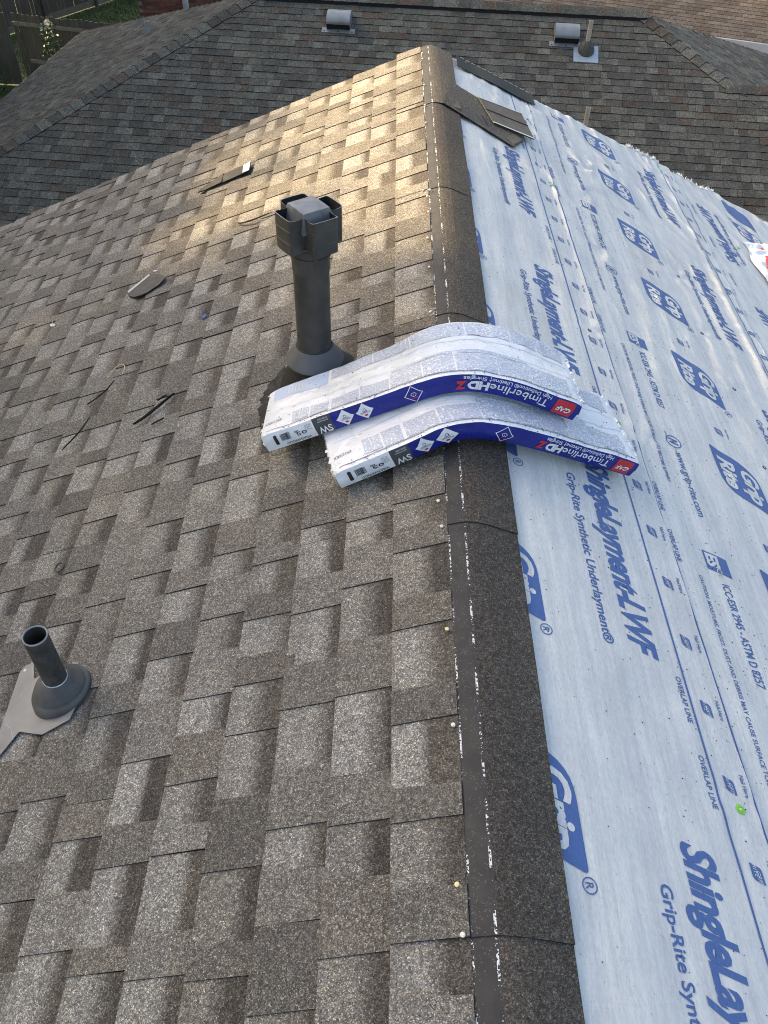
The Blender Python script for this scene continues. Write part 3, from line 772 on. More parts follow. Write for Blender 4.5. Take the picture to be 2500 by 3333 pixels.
# white wrapper at the frame's edge
mb = MB()
def wrapf(a, b):
    s = 2.105+.85*a+.02*math.sin(b*9)*(1-a); u = 4.10+.55*b+.34*a+.03*math.sin(a*7)
    h = .012+.05*min(1, a*4)*math.sin(min(1, b*6)*math.pi/2)*(1-.5*b)+.006*float(vnoise(a*16, b*14, 3))+.003*float(vnoise(a*40, b*35, 8))
    if b < .001 or a < .001 or b > .999: h = .014
    return Rp(s, u, h)
mb.grid(40, 34, wrapf)
wr = mb.build('shingle_wrapper', M['wrap'], smooth=True); tag(wr, 'crumpled white plastic wrapper with red print on the far underlayment', 'wrapper')
for pts in ([(.12, .86), (.17, .88), (.16, .80)], [(.10, .40), (.14, .42), (.17, .62), (.14, .62)], [(.06, .3), (.09, .3), (.11, .38), (.09, .4)]):
    m2 = MB(); pp = [wrapf(a, b)+Vector((SA, 0, CA))*.004 for a, b in pts]; m2.face(pp); m2.build('red_print', M['print_red'], wr)

# ------------------------------------------------------------------ shingle bundles over the ridge
def chaikin(P, n=3):
    for _ in range(n):
        Q = [P[0]]
        for i in range(len(P)-1):
            a, b = P[i], P[i+1]; Q += [a*.75+b*.25, a*.25+b*.75]
        Q.append(P[-1]); P = Q
    return P
def resample(P, n):
    d = [0]
    for i in range(1, len(P)): d.append(d[-1]+(P[i]-P[i-1]).length)
    out = []
    for k in range(n+1):
        t = d[-1]*k/n; i = 1
        while i < len(d)-1 and d[i] < t: i += 1
        q = (t-d[i-1])/max(1e-9, d[i]-d[i-1]); out.append(P[i-1].lerp(P[i], q))
    return out, d[-1]
TB = .060
GRIT = []
class Bundle:
    NT = 96
    def __init__(s, front, back, seed):
        s.F, s.L = resample(chaikin([Vector(p) for p in front], 4), s.NT)
        s.B, _ = resample(chaikin([Vector(p) for p in back], 4), s.NT); s.seed = seed
    def at(s, t, v, w, extra=0.0):
        """t 0..1 left to right, v 0..1 front to back, w 0..1 bottom to top"""
        k = min(max(t, 0), 1)*s.NT; i = min(int(k), s.NT-1); q = k-i
        f = s.F[i].lerp(s.F[i+1], q); b = s.B[i].lerp(s.B[i+1], q)
        i0, i1 = max(0, i-2), min(s.NT, i+3)
        tx = (s.F[i1]-s.F[i0]).lerp(s.B[i1]-s.B[i0], v); dp = b-f
        n = tx.cross(dp).normalized(); p = f.lerp(b, v)
        L = s.L
        puff = .0035*float(vnoise(t*L*9, v*5+w*3, s.seed))+.0020*float(vnoise(t*L*34, v*13+w*9, s.seed+1))+.0018*(1-abs(float(vnoise(t*L*15+v*9, v*8-t*6, s.seed+2))))**3+.0012*(1-abs(float(vnoise(t*L*26-v*12, v*6+t*9, s.seed+4))))**3
        ends = min(1, min(t, 1-t)*L/.03); edge = min(1, min(v, 1-v)*.337/.02)
        if w > .5: p = p+n*(TB*w+puff*(.4+.6*edge)*ends-.004*(1-edge)**2-.004*(1-ends)**2+extra)
        else: p = p+n*(TB*w)
        if v < .001: p = p-dp.normalized()*(.004*math.sin(w*math.pi)+puff*.5*math.sin(w*math.pi)+(extra if w not in (0,) else extra))*1.0
        if extra and v < .001 and w > .5: p = p-n*extra
        return p
def build_bundle(bd, label):
    root = empty('shingle_bundle', bd.at(.5, .5, 0)); tag(root, label, 'shingle bundle', 'wrapped shingle bundles bent over the ridge')
    off = Matrix.Translation(-root.location)
    def add(o): o.parent = root; o.matrix_parent_inverse = off; return o
    nt = 96; L = bd.L
    mb = MB(); mb.grid(nt, 22, lambda a, b: bd.at(a, b, 1))
    mb.grid(nt, 2, lambda a, b: bd.at(a, 1-b, 0))
    mb.grid(nt, 5, lambda a, b: bd.at(1-a, 1, b))
    # bulging ends with folded film
    for side in (0, 1):
        def endf(a, b):
            v = a if side else 1-a
            p = bd.at(side, v, b); tx = (bd.at(side, v, b)-bd.at(.98 if side else .02, v, b)).normalized()
            bul = math.sin(b*math.pi)*.010*(1 if .02 < a < .98 else 0)+.004*float(vnoise(a*22, b*5, bd.seed+side))*math.sin(b*math.pi)
            return p+tx*bul
        mb.grid(20, 5, endf)
    body = add(mb.build('wrap', M['wrap'], smooth=True, angle=50))
    mb = MB(); rf = random.Random(bd.seed)
    for side, cnt in ((1, 46), (0, 16)):
        for i in range(cnt):
            v = rf.uniform(.02, .98); w = rf.choice((1, 1, rf.uniform(.1, 1))); p = bd.at(side, v, w); q = bd.at(side, min(1, v+rf.uniform(.02, .07)), w)
            tx = (bd.at(side, v, w)-bd.at(.97 if side else .03, v, w)).normalized(); ln = rf.uniform(.003, .012)
            mb.face([p-tx*.004, q-tx*.004, q+tx*ln*rf.uniform(.2, .9)+Vector((0, 0, rf.uniform(-.006, .008))), p+tx*ln+Vector((0, 0, rf.uniform(-.008, .008)))])
    o = add(mb.build('film_edge', M['wrap'])); o['kind'] = 'stuff'
    for i in range(150):                                  # grit along the upper front edge and over the film
        t_ = rf.uniform(.05, .98); v_ = abs(rf.gauss(0, .03))+.004 if i < 70 else rf.uniform(.03, .95)
        GRIT.append((bd.at(t_, min(.97, v_), 1, .0012), rf.uniform(.0008, .0020)))
    # front face in bands: white end, grey colour tag, blue, red square
    def tt(x): return x/L
    def band(x0, x1, mat, name, parent=root):
        n = max(2, int((x1-x0)/.012)); m2 = MB(); m2.grid(n, 6, lambda a, b: bd.at(tt(x0+(x1-x0)*a), 0, b))
        return add(m2.build(name, M[mat], smooth=True))
    k = L/.972
    G0, G1 = .168*k, .226*k
    band(0, G0, 'wrap', 'front_panel'); band(G0, G1, 'wrap_grey', 'colour_tag'); band(G1, L, 'wrap_blue', 'front_panel')
    # lettering is upside down: reading direction runs right to left, letter tops point down
    def front(x_start, y_base, extra=.0012):
        def mp(X, Y):
            out = np.zeros((len(X), 3))
            for i in range(len(X)): out[i] = bd.at(tt(x_start-X[i]), 0, min(1, max(0, (y_base-Y[i])/TB)), extra)
            return out
        return mp
    def FT(body, x_start, length, cap, base, mat, shear=0, bold=0, name='lettering', extra=.0014):
        vf = refine(scaled(text_flat(body, shear, bold), length, cap), .010)
        return add(print_on(name, vf, front(x_start, base, extra), M[mat], root))
    def FP(vf, x_start, base, mat, name='printed_shape', extra=.0012):
        return add(print_on(name, refine(vf, .010), front(x_start, base, extra), M[mat], root))
    R1 = .952*k
    FP(rect(0, 0, .064*k, TB*.86), R1, TB*.93, 'wrap_red', 'logo_panel')
    FT('GAF', R1-.008, .049, .019, TB*.60, 'print_white', .2, .03, extra=.002)
    FT('Timberline', .866*k, .182*k, .0285, TB*.66, 'print_white', 0, .008)
    FT('HD', .682*k, .056*k, .0285, TB*.66, 'print_white', .0, .05)
    FT('Z', .624*k, .030*k, .0285, TB*.66, 'print_red', .12, .05)
    FT('High Definition\u00ae Lifetime\u2020 Shingles', .868*k, .252*k, .0115, TB*.92, 'print_white', 0, .006)
    dm = lambda r: poly([(0, -r), (r, 0), (0, r), (-r, 0)])
    def diamond(xc, r, filled, words):
        o1 = np.array([(0, -r), (r, 0), (0, r), (-r, 0)]); o2 = o1*.90
        vv = np.vstack([o2, o1]); ff = [[i, 4+i, 4+(i+1) % 4, (i+1) % 4] for i in range(4)]
        if filled: bdg = FP(dm(r), xc, TB*.5, 'print_white', 'badge'); mt = 'wrap_blue'
        else: bdg = FP((vv, ff), xc, TB*.5, 'print_white', 'badge'); mt = 'print_white'
        n0 = len(root.children)
        for (wd, ln, cp, yy) in words: FT(wd, xc+ln/2, ln, cp, TB*.5-yy, mt, 0, .01, extra=.002)
        if filled: FP(rect(-.005, r*.42, .005, r*.62), xc, TB*.5, 'wrap_red', 'badge_mark', .002); FP(ring(0, -.007, .004, .0055, 6), xc, TB*.5, 'wrap_blue', 'badge_mark', .002)
        else:
            FP(join(ring(0, 0, .0075, .009, 6)), xc, TB*.5, 'print_white', 'badge_mark', .0014); FP(rect(-.009, .011, .009, .0135), xc, TB*.5, 'wrap_red', 'badge_mark', .002)
    def nest(fn, *a):
        before = set(root.children); fn(*a); new = [c for c in root.children if c not in before]
        first = [c for c in new if c.name.startswith('badge') and not c.name.startswith('badge_mark')][0]
        for c in new:
            if c is not first: c.parent = first; c.matrix_parent_inverse = Matrix()
    diamond_ = diamond
    diamond = lambda *a: nest(diamond_, *a)
    diamond(.482*k, .029, False, [('4', .004, .006, -.003)])
    diamond(.330*k, .029, True, [('STAINGUARD', .032, .0042, .004), ('PLUS', .014, .0042, -.002)])
    diamond(.268*k, .029, True, [('LAYERLOCK', .032, .0042, .004), ('TECHNOLOGY', .024, .003, -.001)])
    FT('SW', G1-.006, .044, .024, TB*.42-.0, 'print_white', 0, .02, extra=.0014)
    for o in root.children[-1:]: pass
    FT('ALWAYS MATCH', G1-.008, .036, .0042, TB*.80, 'print_white'); FT('COLOR CODE', G1-.008, .032, .0042, TB*.91, 'print_white')
    FT('WEATHWOOD', .150*k, .085, .0085, TB*.20, 'print_black', 0, .01)
    FT('05', .142*k, .034, .015, TB*.62, 'print_black', 0, .0)
    FT('25 127', .160*k, .02, .004, TB*.85, 'print_black'); FT('12:00 G', .160*k, .02, .004, TB*.74, 'print_black'); FT('SW 05 Q', .160*k, .02, .004, TB*.63, 'print_black')
    # bar code and stamp
    bars = []; x = 0; rb = random.Random(2)
    while x < .03: w = rb.choice((.0008, .0015, .0022)); bars.append(rect(x, 0, x+w, .026)); x += w+rb.choice((.0008, .0014))
    FP(join(*bars), .088*k, TB*.80, 'print_black', 'bar_code'); FP(rounded([(0, 0), (.011, 0), (.011, .036), (0, .036)], [.004]*4), .046*k, TB*.84, 'print_black', 'stamp')
    FT('CRU', .118*k, .015, .006, TB*.72, 'print_black', .2, .02)
    # small-print panels on the top face
    def top(x0, v0, x1, v1, mat, name='printed_panel', extra=.0010):
        n = max(2, int((x1-x0)/.012)); nv = max(2, int((v1-v0)*.337/.012)); m2 = MB()
        f = lambda a, b: bd.at(tt(x0+(x1-x0)*a), v0+(v1-v0)*b, 1, extra)
        m2.grid(n, nv, f, uvfn=lambda a, b: ((x0+(x1-x0)*a), (v1-v0)*b*.337*14)); return add(m2.build(name, mat, smooth=True))
    mi = M['micro']
    lay = [(.105, .06, .16, .26, 1), (.165, .05, .225, .27, 1), (.235, .05, .325, .27, 1), (.33, .05, .42, .27, 1), (.425, .05, .52, .34, 0), (.525, .05, .60, .34, 0), (.605, .05, .70, .34, 2), (.705, .05, .80, .34, 2), (.805, .05, .93, .33, 0),
           (.225, .72, .37, .95, 1), (.375, .72, .50, .95, 0), (.505, .70, .64, .95, 2), (.645, .70, .76, .95, 0), (.765, .70, .86, .95, 1), (.865, .68, .945, .95, 2),
           (.43, .355, .60, .385, 1), (.61, .355, .80, .40, 2)]
    for (x0, v0, x1, v1, mm_) in lay: top(x0*k, v0, x1*k, v1, mi[mm_])
    # ruled lines of the layout
    for v in (.035, .40, .60, .97):
        top(.02*k, v, L-.02, v+.006, M['wrap_grey'] if v == .035 else M['panel_blue'], 'ruled_line', .0011)
    pn = top(.025*k, .66, .215*k, .96, M['panel_blue'], 'printed_panel')
    # house sketch on the blue panel
    for j in range(6):
        top((.075+.012*j)*k, .74+.0*j, (.077+.012*j)*k, .90, M['print_white'], 'sketch_line', .0016)
    for j in range(4): top(.075*k, .74+.05*j, .137*k, .747+.05*j, M['print_white'], 'sketch_line', .0016)
    # lettering block of the left end
    def topt(body, x0, v0, ln, cap, mat='print_black', extra=.0016):
        vf = refine(scaled(text_flat(body), ln, cap), .012)
        def mp(X, Y): return np.array([bd.at(tt(x0-X[i]), v0-Y[i]/.337, 1, extra) for i in range(len(X))])
        return add(print_on('lettering', vf, mp, M[mat], root))
    topt('E912XRX', .068*k, .20, .058, .013); topt('GAF', .112*k, .38, .014, .007, 'print_red')
    return root
b1 = Bundle([(-.573, 1.868, -.145), (-.2, 1.868, .030), (-.02, 1.871, .115), (.14, 1.88, .085), (.345, 1.90, -.013)],
            [(-.585, 2.195, -.226), (-.2, 2.197, -.045), (-.03, 2.20, .078), (.16, 2.215, .045), (.338, 2.238, -.055)], 3)
b2 = Bundle([(-.339, 1.676, -.106), (-.14, 1.712, -.020), (.0, 1.74, .052), (.17, 1.775, -.005), (.553, 1.858, -.196)],
            [(-.405, 2.01, -.146), (-.2, 2.045, -.055), (-.02, 2.075, .030), (.15, 2.115, -.035), (.488, 2.19, -.188)], 8)
build_bundle(b1, 'upper white and blue wrapped shingle bundle, its left end beside the black vent')
build_bundle(b2, 'lower white and blue wrapped shingle bundle reaching onto the underlayment')

# loose granules lying on the sheets
mb = MB(); rg = random.Random(77)
for i in range(1500):
    s = abs(rg.gauss(.62, .28))+.16; s = s if rg.random() < .7 else rg.uniform(.2, 2.2); u = rg.uniform(.3, 5.2)
    k = 1 if s < float(seam1(u))-.01 else (2 if s < float(seam2(u))-.01 else 3)
    if s > 2.4: continue
    p = Vector(sheet_pos(s, u, k, .0008).tolist()); r = rg.uniform(.0008, .0019)
    c = (.03, .03, .03) if rg.random() < .75 else (.12, .1, .08)
    q = [p+Vector((r, 0, 0)), p+Vector((0, r*1.2, 0)), p+Vector((-r, 0, 0)), p+Vector((0, -r, 0)), p+Vector((0, 0, r*1.4))]
    for a in range(4): mb.face([q[a], q[(a+1) % 4], q[4]], c)
for p, r in GRIT:
    q = [p+Vector((r, 0, 0)), p+Vector((0, r*1.2, 0)), p+Vector((-r, 0, 0)), p+Vector((0, -r, 0)), p+Vector((0, 0, r*1.4))]
    for a in range(4): mb.face([q[a], q[(a+1) % 4], q[4]], (.025, .025, .025))
tag(mb.build('granules', granule_mat('loose_granules', 900, .2)), 'dark loose granules scattered over the underlayment and the bundle wraps', 'granules', kind='stuff')

# ------------------------------------------------------------------ big black flue with four-way cap
VX, VY = -.4626, 2.314
zc = -.0874
vent = empty('flue_vent', (VX, VY, -VX*-TA if False else VX*TA)); tag(vent, 'tall black metal flue with four-lobed cap beside the shingle bundles', 'flue vent')
offv = Matrix.Translation(-vent.location)
def VA(o): o.parent = vent; o.matrix_parent_inverse = offv; return o
def roofz(x): return -abs(x)*TA
def cyl_noise(x, y, z): return (x, y, z)
mb = MB(); mb.lathe([(.0575, zc-.10), (.0575, zc+.330), (.0585, zc+.332), (.0585, zc+.336), (.0575, zc+.338)], 40, (VX, VY, 0)); VA(mb.build('pipe', M['vent'], smooth=True, angle=30))
mb = MB(); mb.lathe([(.0600, zc+.322), (.0605, zc+.400), (.0585, zc+.402), (.0585, zc+.425)], 40, (VX, VY, 0)); mb.lathe([(.0635, zc+.368), (.0635, zc+.376), (.0605, zc+.378)], 40, (VX, VY, 0)); mb.lathe([(.0600, zc+.366), (.0635, zc+.368)], 40, (VX, VY, 0))
coup = VA(mb.build('coupling', M['vent'], smooth=True, angle=30))
mb = MB(); mb.box(-.006, .006, -.0035, .0, zc+.33, zc+.395, lambda x, y, z: (VX+.022+x, VY-.0575+y, z)); mb.build('seam_strap', M['vent'], coup)
# storm collar: sloping skirt round the pipe
mb = MB(); mb.lathe([(.0590, zc+.040), (.0640, zc+.036), (.067, zc+.028), (.0985, zc-.012), (.1005, zc-.016), (.1005, zc-.021), (.097, zc-.019)], 48, (VX, VY, 0)); scol = VA(mb.build('storm_collar', M['vent_col'] if 'vent_col' in M else noise_mat('collar_paint', (.075, .078, .083), (.11, .113, .12), 10, .5), smooth=True, angle=35))
mb = MB(); mb.lathe([(.0605, zc+.040), (.0625, zc+.038), (.0655, zc+.032), (.063, zc+.026)], 40, (VX, VY, 0)); mb.build('sealant_bead', M['tar'], scol, smooth=True)
# flashing cone
mb = MB(); N = 48
for k in range(N):
    q = []
    for kk, lvl in ((k, 0), (k+1, 0), (k+1, 1), (k, 1)):
        an = kk*2*math.pi/N
        if lvl: p = (VX+.076*math.cos(an), VY+.076*math.sin(an), zc-.004)
        else: x = VX+.135*math.cos(an); p = (x, VY+.125*math.sin(an), roofz(x)+.018)
        q.append(p)
    mb.face(q)
VA(mb.build('flashing_cone', M['cone'], smooth=True))
# cap: cross of four open scoops around a square hood
CZ0, CZ1 = zc+.405, zc+.515
rot = R(37); cr, sr = math.cos(rot), math.sin(rot)
def cp(x, y, z): return (VX+x*cr-y*sr, VY+x*sr+y*cr, z)
hw, ext = .043, .094
for d in range(4):
    c_, s_ = [(1, 0), (0, 1), (-1, 0), (0, -1)][d]
    def sc(a, b, z): return cp(a*c_-b*s_, a*s_+b*c_, z)     # a outward, b sideways
    mb = MB(); rgc = random.Random(d)
    prof = [(.040, -hw), (.066, -hw*1.03), (ext-.006, -hw*1.02), (ext-.0015, -hw+.0035), (ext, -hw+.010), (ext*1.012, 0), (ext, hw-.010), (ext-.0015, hw-.0035), (ext-.006, hw*1.02), (.066, hw*1.03), (.040, hw)]
    lv = [0, .28, .31, .34, .64, .67, .70, .97, 1.0]; bul = [0, 0, .0016, 0, 0, .0016, 0, .0, .0012]
    dip = lambda a, b: .004*math.sin((a-.04)/(ext-.04)*math.pi)*(1 if abs(b) > hw*.9 else 0)
    for i in range(len(prof)-1):
        (a0, b0), (a1, b1_) = prof[i], prof[i+1]
        for z in range(len(lv)-1):
            z0, z1 = CZ0+(CZ1-CZ0)*lv[z], CZ0+(CZ1-CZ0)*lv[z+1]; g0, g1 = 1+bul[z]/.07, 1+bul[z+1]/.07
            t0, t1 = (dip(a0, b0), dip(a1, b1_)) if z == len(lv)-2 else (0, 0)
            mb.face([sc(a0*g0, b0*g0, z0), sc(a1*g0, b1_*g0, z0), sc(a1*g1, b1_*g1, z1-t1), sc(a0*g1, b0*g1, z1-t0)])
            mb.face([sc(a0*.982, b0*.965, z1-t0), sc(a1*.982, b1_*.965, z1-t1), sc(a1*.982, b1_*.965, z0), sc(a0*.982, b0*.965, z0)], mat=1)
        t0, t1 = dip(a0, b0), dip(a1, b1_); ge = 1+.0012/.07
        mb.face([sc(a0*ge, b0*ge, CZ1-t0), sc(a1*ge, b1_*ge, CZ1-t1), sc(a1*.982, b1_*.965, CZ1-t1), sc(a0*.982, b0*.965, CZ1-t0)], mat=2)
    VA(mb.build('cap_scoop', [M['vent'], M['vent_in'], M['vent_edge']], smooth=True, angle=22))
mb = MB(); ht, hs = .0455, .056
sq = ((-1, -1), (1, -1), (1, 1), (-1, 1))
top_ = [cp(x*ht, y*ht, CZ1+.010) for x, y in sq]; mid_ = [cp(x*(ht+.004), y*(ht+.004), CZ1-.006) for x, y in sq]; low_ = [cp(x*hs, y*hs, CZ1-.050) for x, y in sq]
nq = 4
for a in range(nq):
    for b in range(nq):
        def tp(i, j):
            u_, v_ = i/nq, j/nq; x = -1+2*u_; y = -1+2*v_
            return cp(x*ht, y*ht, CZ1+.010+.0025*math.cos(x*1.4)*math.cos(y*1.4)-.0015*(i == 1 and j == 2))
        mb.face([tp(a, b), tp(a+1, b), tp(a+1, b+1), tp(a, b+1)])
for i in range(4):
    mb.face([mid_[i], mid_[(i+1) % 4], top_[(i+1) % 4], top_[i]]); mb.face([low_[i], low_[(i+1) % 4], mid_[(i+1) % 4], mid_[i]])
VA(mb.build('cap_hood', M['vent_top'], smooth=True, angle=20))
mb = MB(); mb.lathe([(.0585, zc+.402), (.070, CZ0+.006), (.070, CZ0+.012), (.03, CZ0+.012)], 32, (VX, VY, 0)); VA(mb.build('cap_neck', M['vent'], smooth=True, angle=30))
# tar patch beside the flashing
mb = MB(); n = 96; rg = random.Random(9)
rim = [(.61+.098*math.cos(a*2*math.pi/n)*(1+.10*float(vnoise(a*.35, 1.0, 3))+.07*float(vnoise(a*.9, 2.0, 4))+rg.uniform(-.03, .03)), 2.24+.19*math.sin(a*2*math.pi/n)*(1+.08*float(vnoise(a*.3, 5.0, 3))+.05*float(vnoise(a*.8, 6.0, 4))+rg.uniform(-.025, .025))) for a in range(n)]
for r0, r1 in ((0, .3), (.3, .6), (.6, .85), (.85, 1)):
    for a in range(n):
        q = []
        for rr, k in ((r0, a), (r1, a), (r1, (a+1) % n), (r0, (a+1) % n)):
            s = .61+(rim[k][0]-.61)*rr; u = 2.24+(rim[k][1]-2.24)*rr
            q.append(Lp(s, u, .0155+(.0075*(1-rr**3)+.003*float(vnoise(s*70, u*70, 3)) if rr < 1 else -.003)))
        mb.face(q if r0 > 0 else q[1:])
o = mb.build('tar_patch', M['tar'], smooth=True); tag(o, 'rough black tar smeared on the shingles beside the flue base', 'tar patch')

# ------------------------------------------------------------------ plumbing vent with rubber boot
PX, PY = Lp(1.185, 1.185).x, 1.185; pz = roofz(PX)
pv = empty('plumbing_vent', (PX, PY, pz)); tag(pv, 'short black plastic pipe in a grey rubber boot at the lower left', 'plumbing vent')
offp = Matrix.Translation(-pv.location)
def PA(o): o.parent = pv; o.matrix_parent_inverse = offp; return o
rp = .0315
mb = MB(); mb.lathe([(rp-.0035, -.02), (rp-.0035, .284), (rp-.0005, .286), (rp, .284), (rp, -.02)], 36, (PX, PY, pz)); pp_ = PA(mb.build('pipe', M['pvc_black'], smooth=True, angle=35))
mb = MB(); mb.lathe([(rp-.0036, .2835), (rp-.002, .2868), (rp+.0002, .2855), (rp+.0004, .282)], 36, (PX, PY, pz)); mb.build('pipe_rim', M['pvc_rim'], pp_, smooth=True)
def tilt(x, y, z):                                  # boot leans with the roof lower down, upright at its collar
    k = 1-min(1, max(0, (z-pz)/.075)); return (x, y, z+(x-PX)*TA*k)
mb = MB(); mb.lathe([(rp, .090), (rp+.004, .092), (.040, .088), (.045, .079), (.056, .069), (.066, .058), (.0695, .050), (.070, .046), (.076, .043), (.082, .034), (.0835, .026), (.082, .022)], 44, (PX, PY, pz), fn=tilt); boot_ = PA(mb.build('boot', M['rubber'], smooth=True))
mb = MB(); mb.lathe([(.078, .026), (.082, .018), (.088, .008), (.093, .004)], 44, (PX, PY, pz), fn=tilt); mb.build('boot_base', M['rust'], boot_, smooth=True)
mb = MB(); mb.lathe([(rp+.001, .089), (rp+.0015, .094), (rp, .095)], 36, (PX, PY, pz)); mb.build('seal_lip', M['tape'], boot_, smooth=True)
pts = [(1.325, 1.315), (1.352, 1.312), (1.366, 1.293), (1.352, .98), (1.325, 1.02), (1.285, 1.085), (1.20, 1.06), (1.12, 1.09), (1.10, 1.20), (1.16, 1.28), (1.25, 1.27), (1.30, 1.255)]
fl = slab_on(Lp, pts, .0158, .0012, [M['flash'], M['flash']], 'flashing_plate'); PA(fl)
for pth in ([(1.345, 1.12), (1.318, 1.10), (1.298, 1.065)], [(1.33, 1.20), (1.318, 1.235)]):
    m2 = MB(); m2.tube([Lp(s, u, .0172) for s, u in pth], .0006, 5); m2.build('scratch', M['tape'], fl)
m2 = MB(); m2.lathe([(.006, 0), (.005, .0018), (0, .002)], 12); o = PA(m2.build('nail', M['nail'])); o.matrix_basis = Matrix.Translation(Lp(1.347, 1.293, .0172)) @ Matrix.Rotation(-A, 4, 'Y')

# ------------------------------------------------------------------ offcuts and litter on the left slope
HS = .0150
def blob(pts): return pts
o = slab_on(Lp, [(1.615, 3.532), (1.513, 3.639), (1.45, 3.60), (1.409, 3.562), (1.394, 3.527), (1.419, 3.484), (1.477, 3.447), (1.515, 3.443), (1.554, 3.451), (1.594, 3.488)], HS+.002, .005, [M['felt'], M['edge']], 'shingle_offcut', hfun=lambda s, u: .012*(u-3.44))
tag(o, 'dark rounded shingle offcut with a pale taped edge on the left slope', 'shingle offcut')
slab_on(Lp, [(1.611, 3.532), (1.513, 3.634), (1.503, 3.621), (1.60, 3.516)], HS+.0072, .001, [M['tape'], M['tape']], 'release_tape', parent=o, hfun=lambda s, u: .012*(u-3.44))
o = slab_on(Lp, [(1.403, 4.476), (1.395, 4.50), (1.252, 4.590), (1.245, 4.465), (1.36, 4.462)], HS+.002, .005, [M['felt_grey'], M['edge']], 'shingle_offcut', hfun=lambda s, u: .006*max(0, 1.40-s)/.15)
o2 = slab_on(Lp, [(1.250, 4.590), (1.124, 4.582), (1.080, 4.604), (1.071, 4.474), (1.242, 4.468)], HS+.003, .005, [M['felt_grey'], M['edge']], 'flap', hfun=lambda s, u: .004*math.sin((1.25-s)*12), parent=o)
slab_on(Lp, [(1.122, 4.583), (1.080, 4.604), (1.071, 4.476), (1.112, 4.474)], HS+.0088, .0012, [M['tape'], M['tape']], 'release_tape', parent=o, hfun=lambda s, u: .004*math.sin((1.25-s)*12))
tag(o, 'long two-piece grey shingle offcut with a silver tape end near the far rake', 'shingle offcut')
def strand(name, pts, rad, mat, label, cat, h=.018, arch=.0, group=None, flat=None):
    P = chaikin([Lp(s, u, h+arch*math.sin(math.pi*i/(len(pts)-1))) for i, (s, u) in enumerate(pts)], 3)
    mb = MB(); n = len(P)
    if flat:
        nrm = Vector((-SA, 0, CA))
        for i in range(n-1):
            d = (P[i+1]-P[i]).normalized(); sd = d.cross(nrm).normalized()*flat
            a, b = P[i], P[i+1]; w0 = math.sin(math.pi*min(1, (i+.6)/n*1.02)); w1 = math.sin(math.pi*min(1, (i+1.6)/n*1.02))
            w0 = max(.25, w0); w1 = max(.25, w1)
            mb.face([a-sd*w0, b-sd*w1, b+sd*w1, a+sd*w0]); mb.face([a-sd*w0-nrm*rad, b-sd*w1-nrm*rad, b-sd*w1, a-sd*w0]); mb.face([a+sd*w0, b+sd*w1, b+sd*w1-nrm*rad, a+sd*w0-nrm*rad])
        o = mb.build(name, M[mat])
    else:
        mb.tube(P, rad, 6); o = mb.build(name, M[mat], smooth=True)
    tag(o, label, cat, group); return o
G = 'dark trimmings on the left slope'
strand('shingle_trimming', [(1.562, 2.626), (1.505, 2.640), (1.470, 2.680), (1.461, 2.744)], .003, 'felt_dark', 'thin curved dark trimming below the yellow string', 'trimming', .021, .008, G, .0035)
strand('shingle_trimming', [(1.265, 2.372), (1.222, 2.384), (1.16, 2.44), (1.111, 2.493)], .006, 'felt_dark', 'thickest straight dark trimming left of the flue base', 'trimming', .023, .004, G, .0065)
strand('shingle_trimming', [(1.592, 2.355), (1.548, 2.395), (1.522, 2.445), (1.515, 2.524)], .003, 'felt_dark', 'slender dark trimming, lowest of the three curved ones', 'trimming', .021, .008, G, .0035)
strand('shingle_trimming', [(1.176, 2.334), (1.15, 2.338), (1.124, 2.350)], .003, 'felt_dark', 'tiny dark trimming just under the thick straight one', 'trimming', .020, .002, G, .004)
strand('shingle_trimming', [(1.185, 2.482), (1.164, 2.494), (1.145, 2.50)], .003, 'felt_dark', 'short dark sliver touching the thick trimming at its top', 'trimming', .020, .002, G, .004)
strand('shingle_trimming', [(1.048, 3.855), (1.03, 3.815), (.97, 3.79), (.90, 3.80), (.854, 3.818)], .003, 'felt_dark', 'long curled dark trimming in the sunlit patch behind the flue cap', 'trimming', .021, .010, G, .006)
strand('yellow_string', [(1.51, 2.785), (1.49, 2.80), (1.47, 2.83), (1.44, 2.84), (1.42, 2.81), (1.43, 2.775)], .0014, 'yellow', 'curl of yellow string, nearer of the two on the slope', 'string', .019, .012)
strand('yellow_string', [(1.765, 4.255), (1.74, 4.27), (1.72, 4.245), (1.735, 4.215)], .0014, 'yellow', 'small yellow string curl far down the slope near the rake', 'string', .019, .008)
strand('white_scrap', [(1.50, 3.67), (1.487, 3.66), (1.475, 3.664)], .003, 'white', 'tiny white sliver above the dark rounded offcut', 'litter', .018, .002, None, .005)
mb = MB(); mb.lathe([(.0125, 0), (.0125, .0015), (.005, .0024), (0, .0022)], 18); o = mb.build('blue_cap', M['blue_tag'], smooth=True, angle=40); o.matrix_world = Matrix.Translation(Lp(1.082, 3.02, .0165)) @ Matrix.Rotation(-A-.25, 4, 'Y'); tag(o, 'bright blue plastic nail cap lying loose on the left slope', 'nail cap')
mb = MB(); mb.lathe([(.013, 0), (.013, .002), (0, .003)], 16); mb.tube([(0, 0, .002), (.004, .002, .03)], .0016, 6); o = mb.build('white_cap_nail', M['nail'], smooth=True, angle=40); o.matrix_world = Matrix.Translation(Lp(2.049, 3.486, .018)) @ Matrix.Rotation(-A+.5, 4, 'Y'); tag(o, 'white cap nail lying on the left slope near the frame edge', 'cap nail')
mb = MB(); mb.tube([Lp(1.367+.0165*math.cos(a), 1.691+.0165*math.sin(a), .0185+.002*math.sin(a)) for a in [i*2*math.pi/18 for i in range(19)]], .0036, 6, caps=False); o = mb.build('rubber_ring', M['ring'], smooth=True); tag(o, 'small dark ring lying on the shingles above the plumbing vent', 'ring')

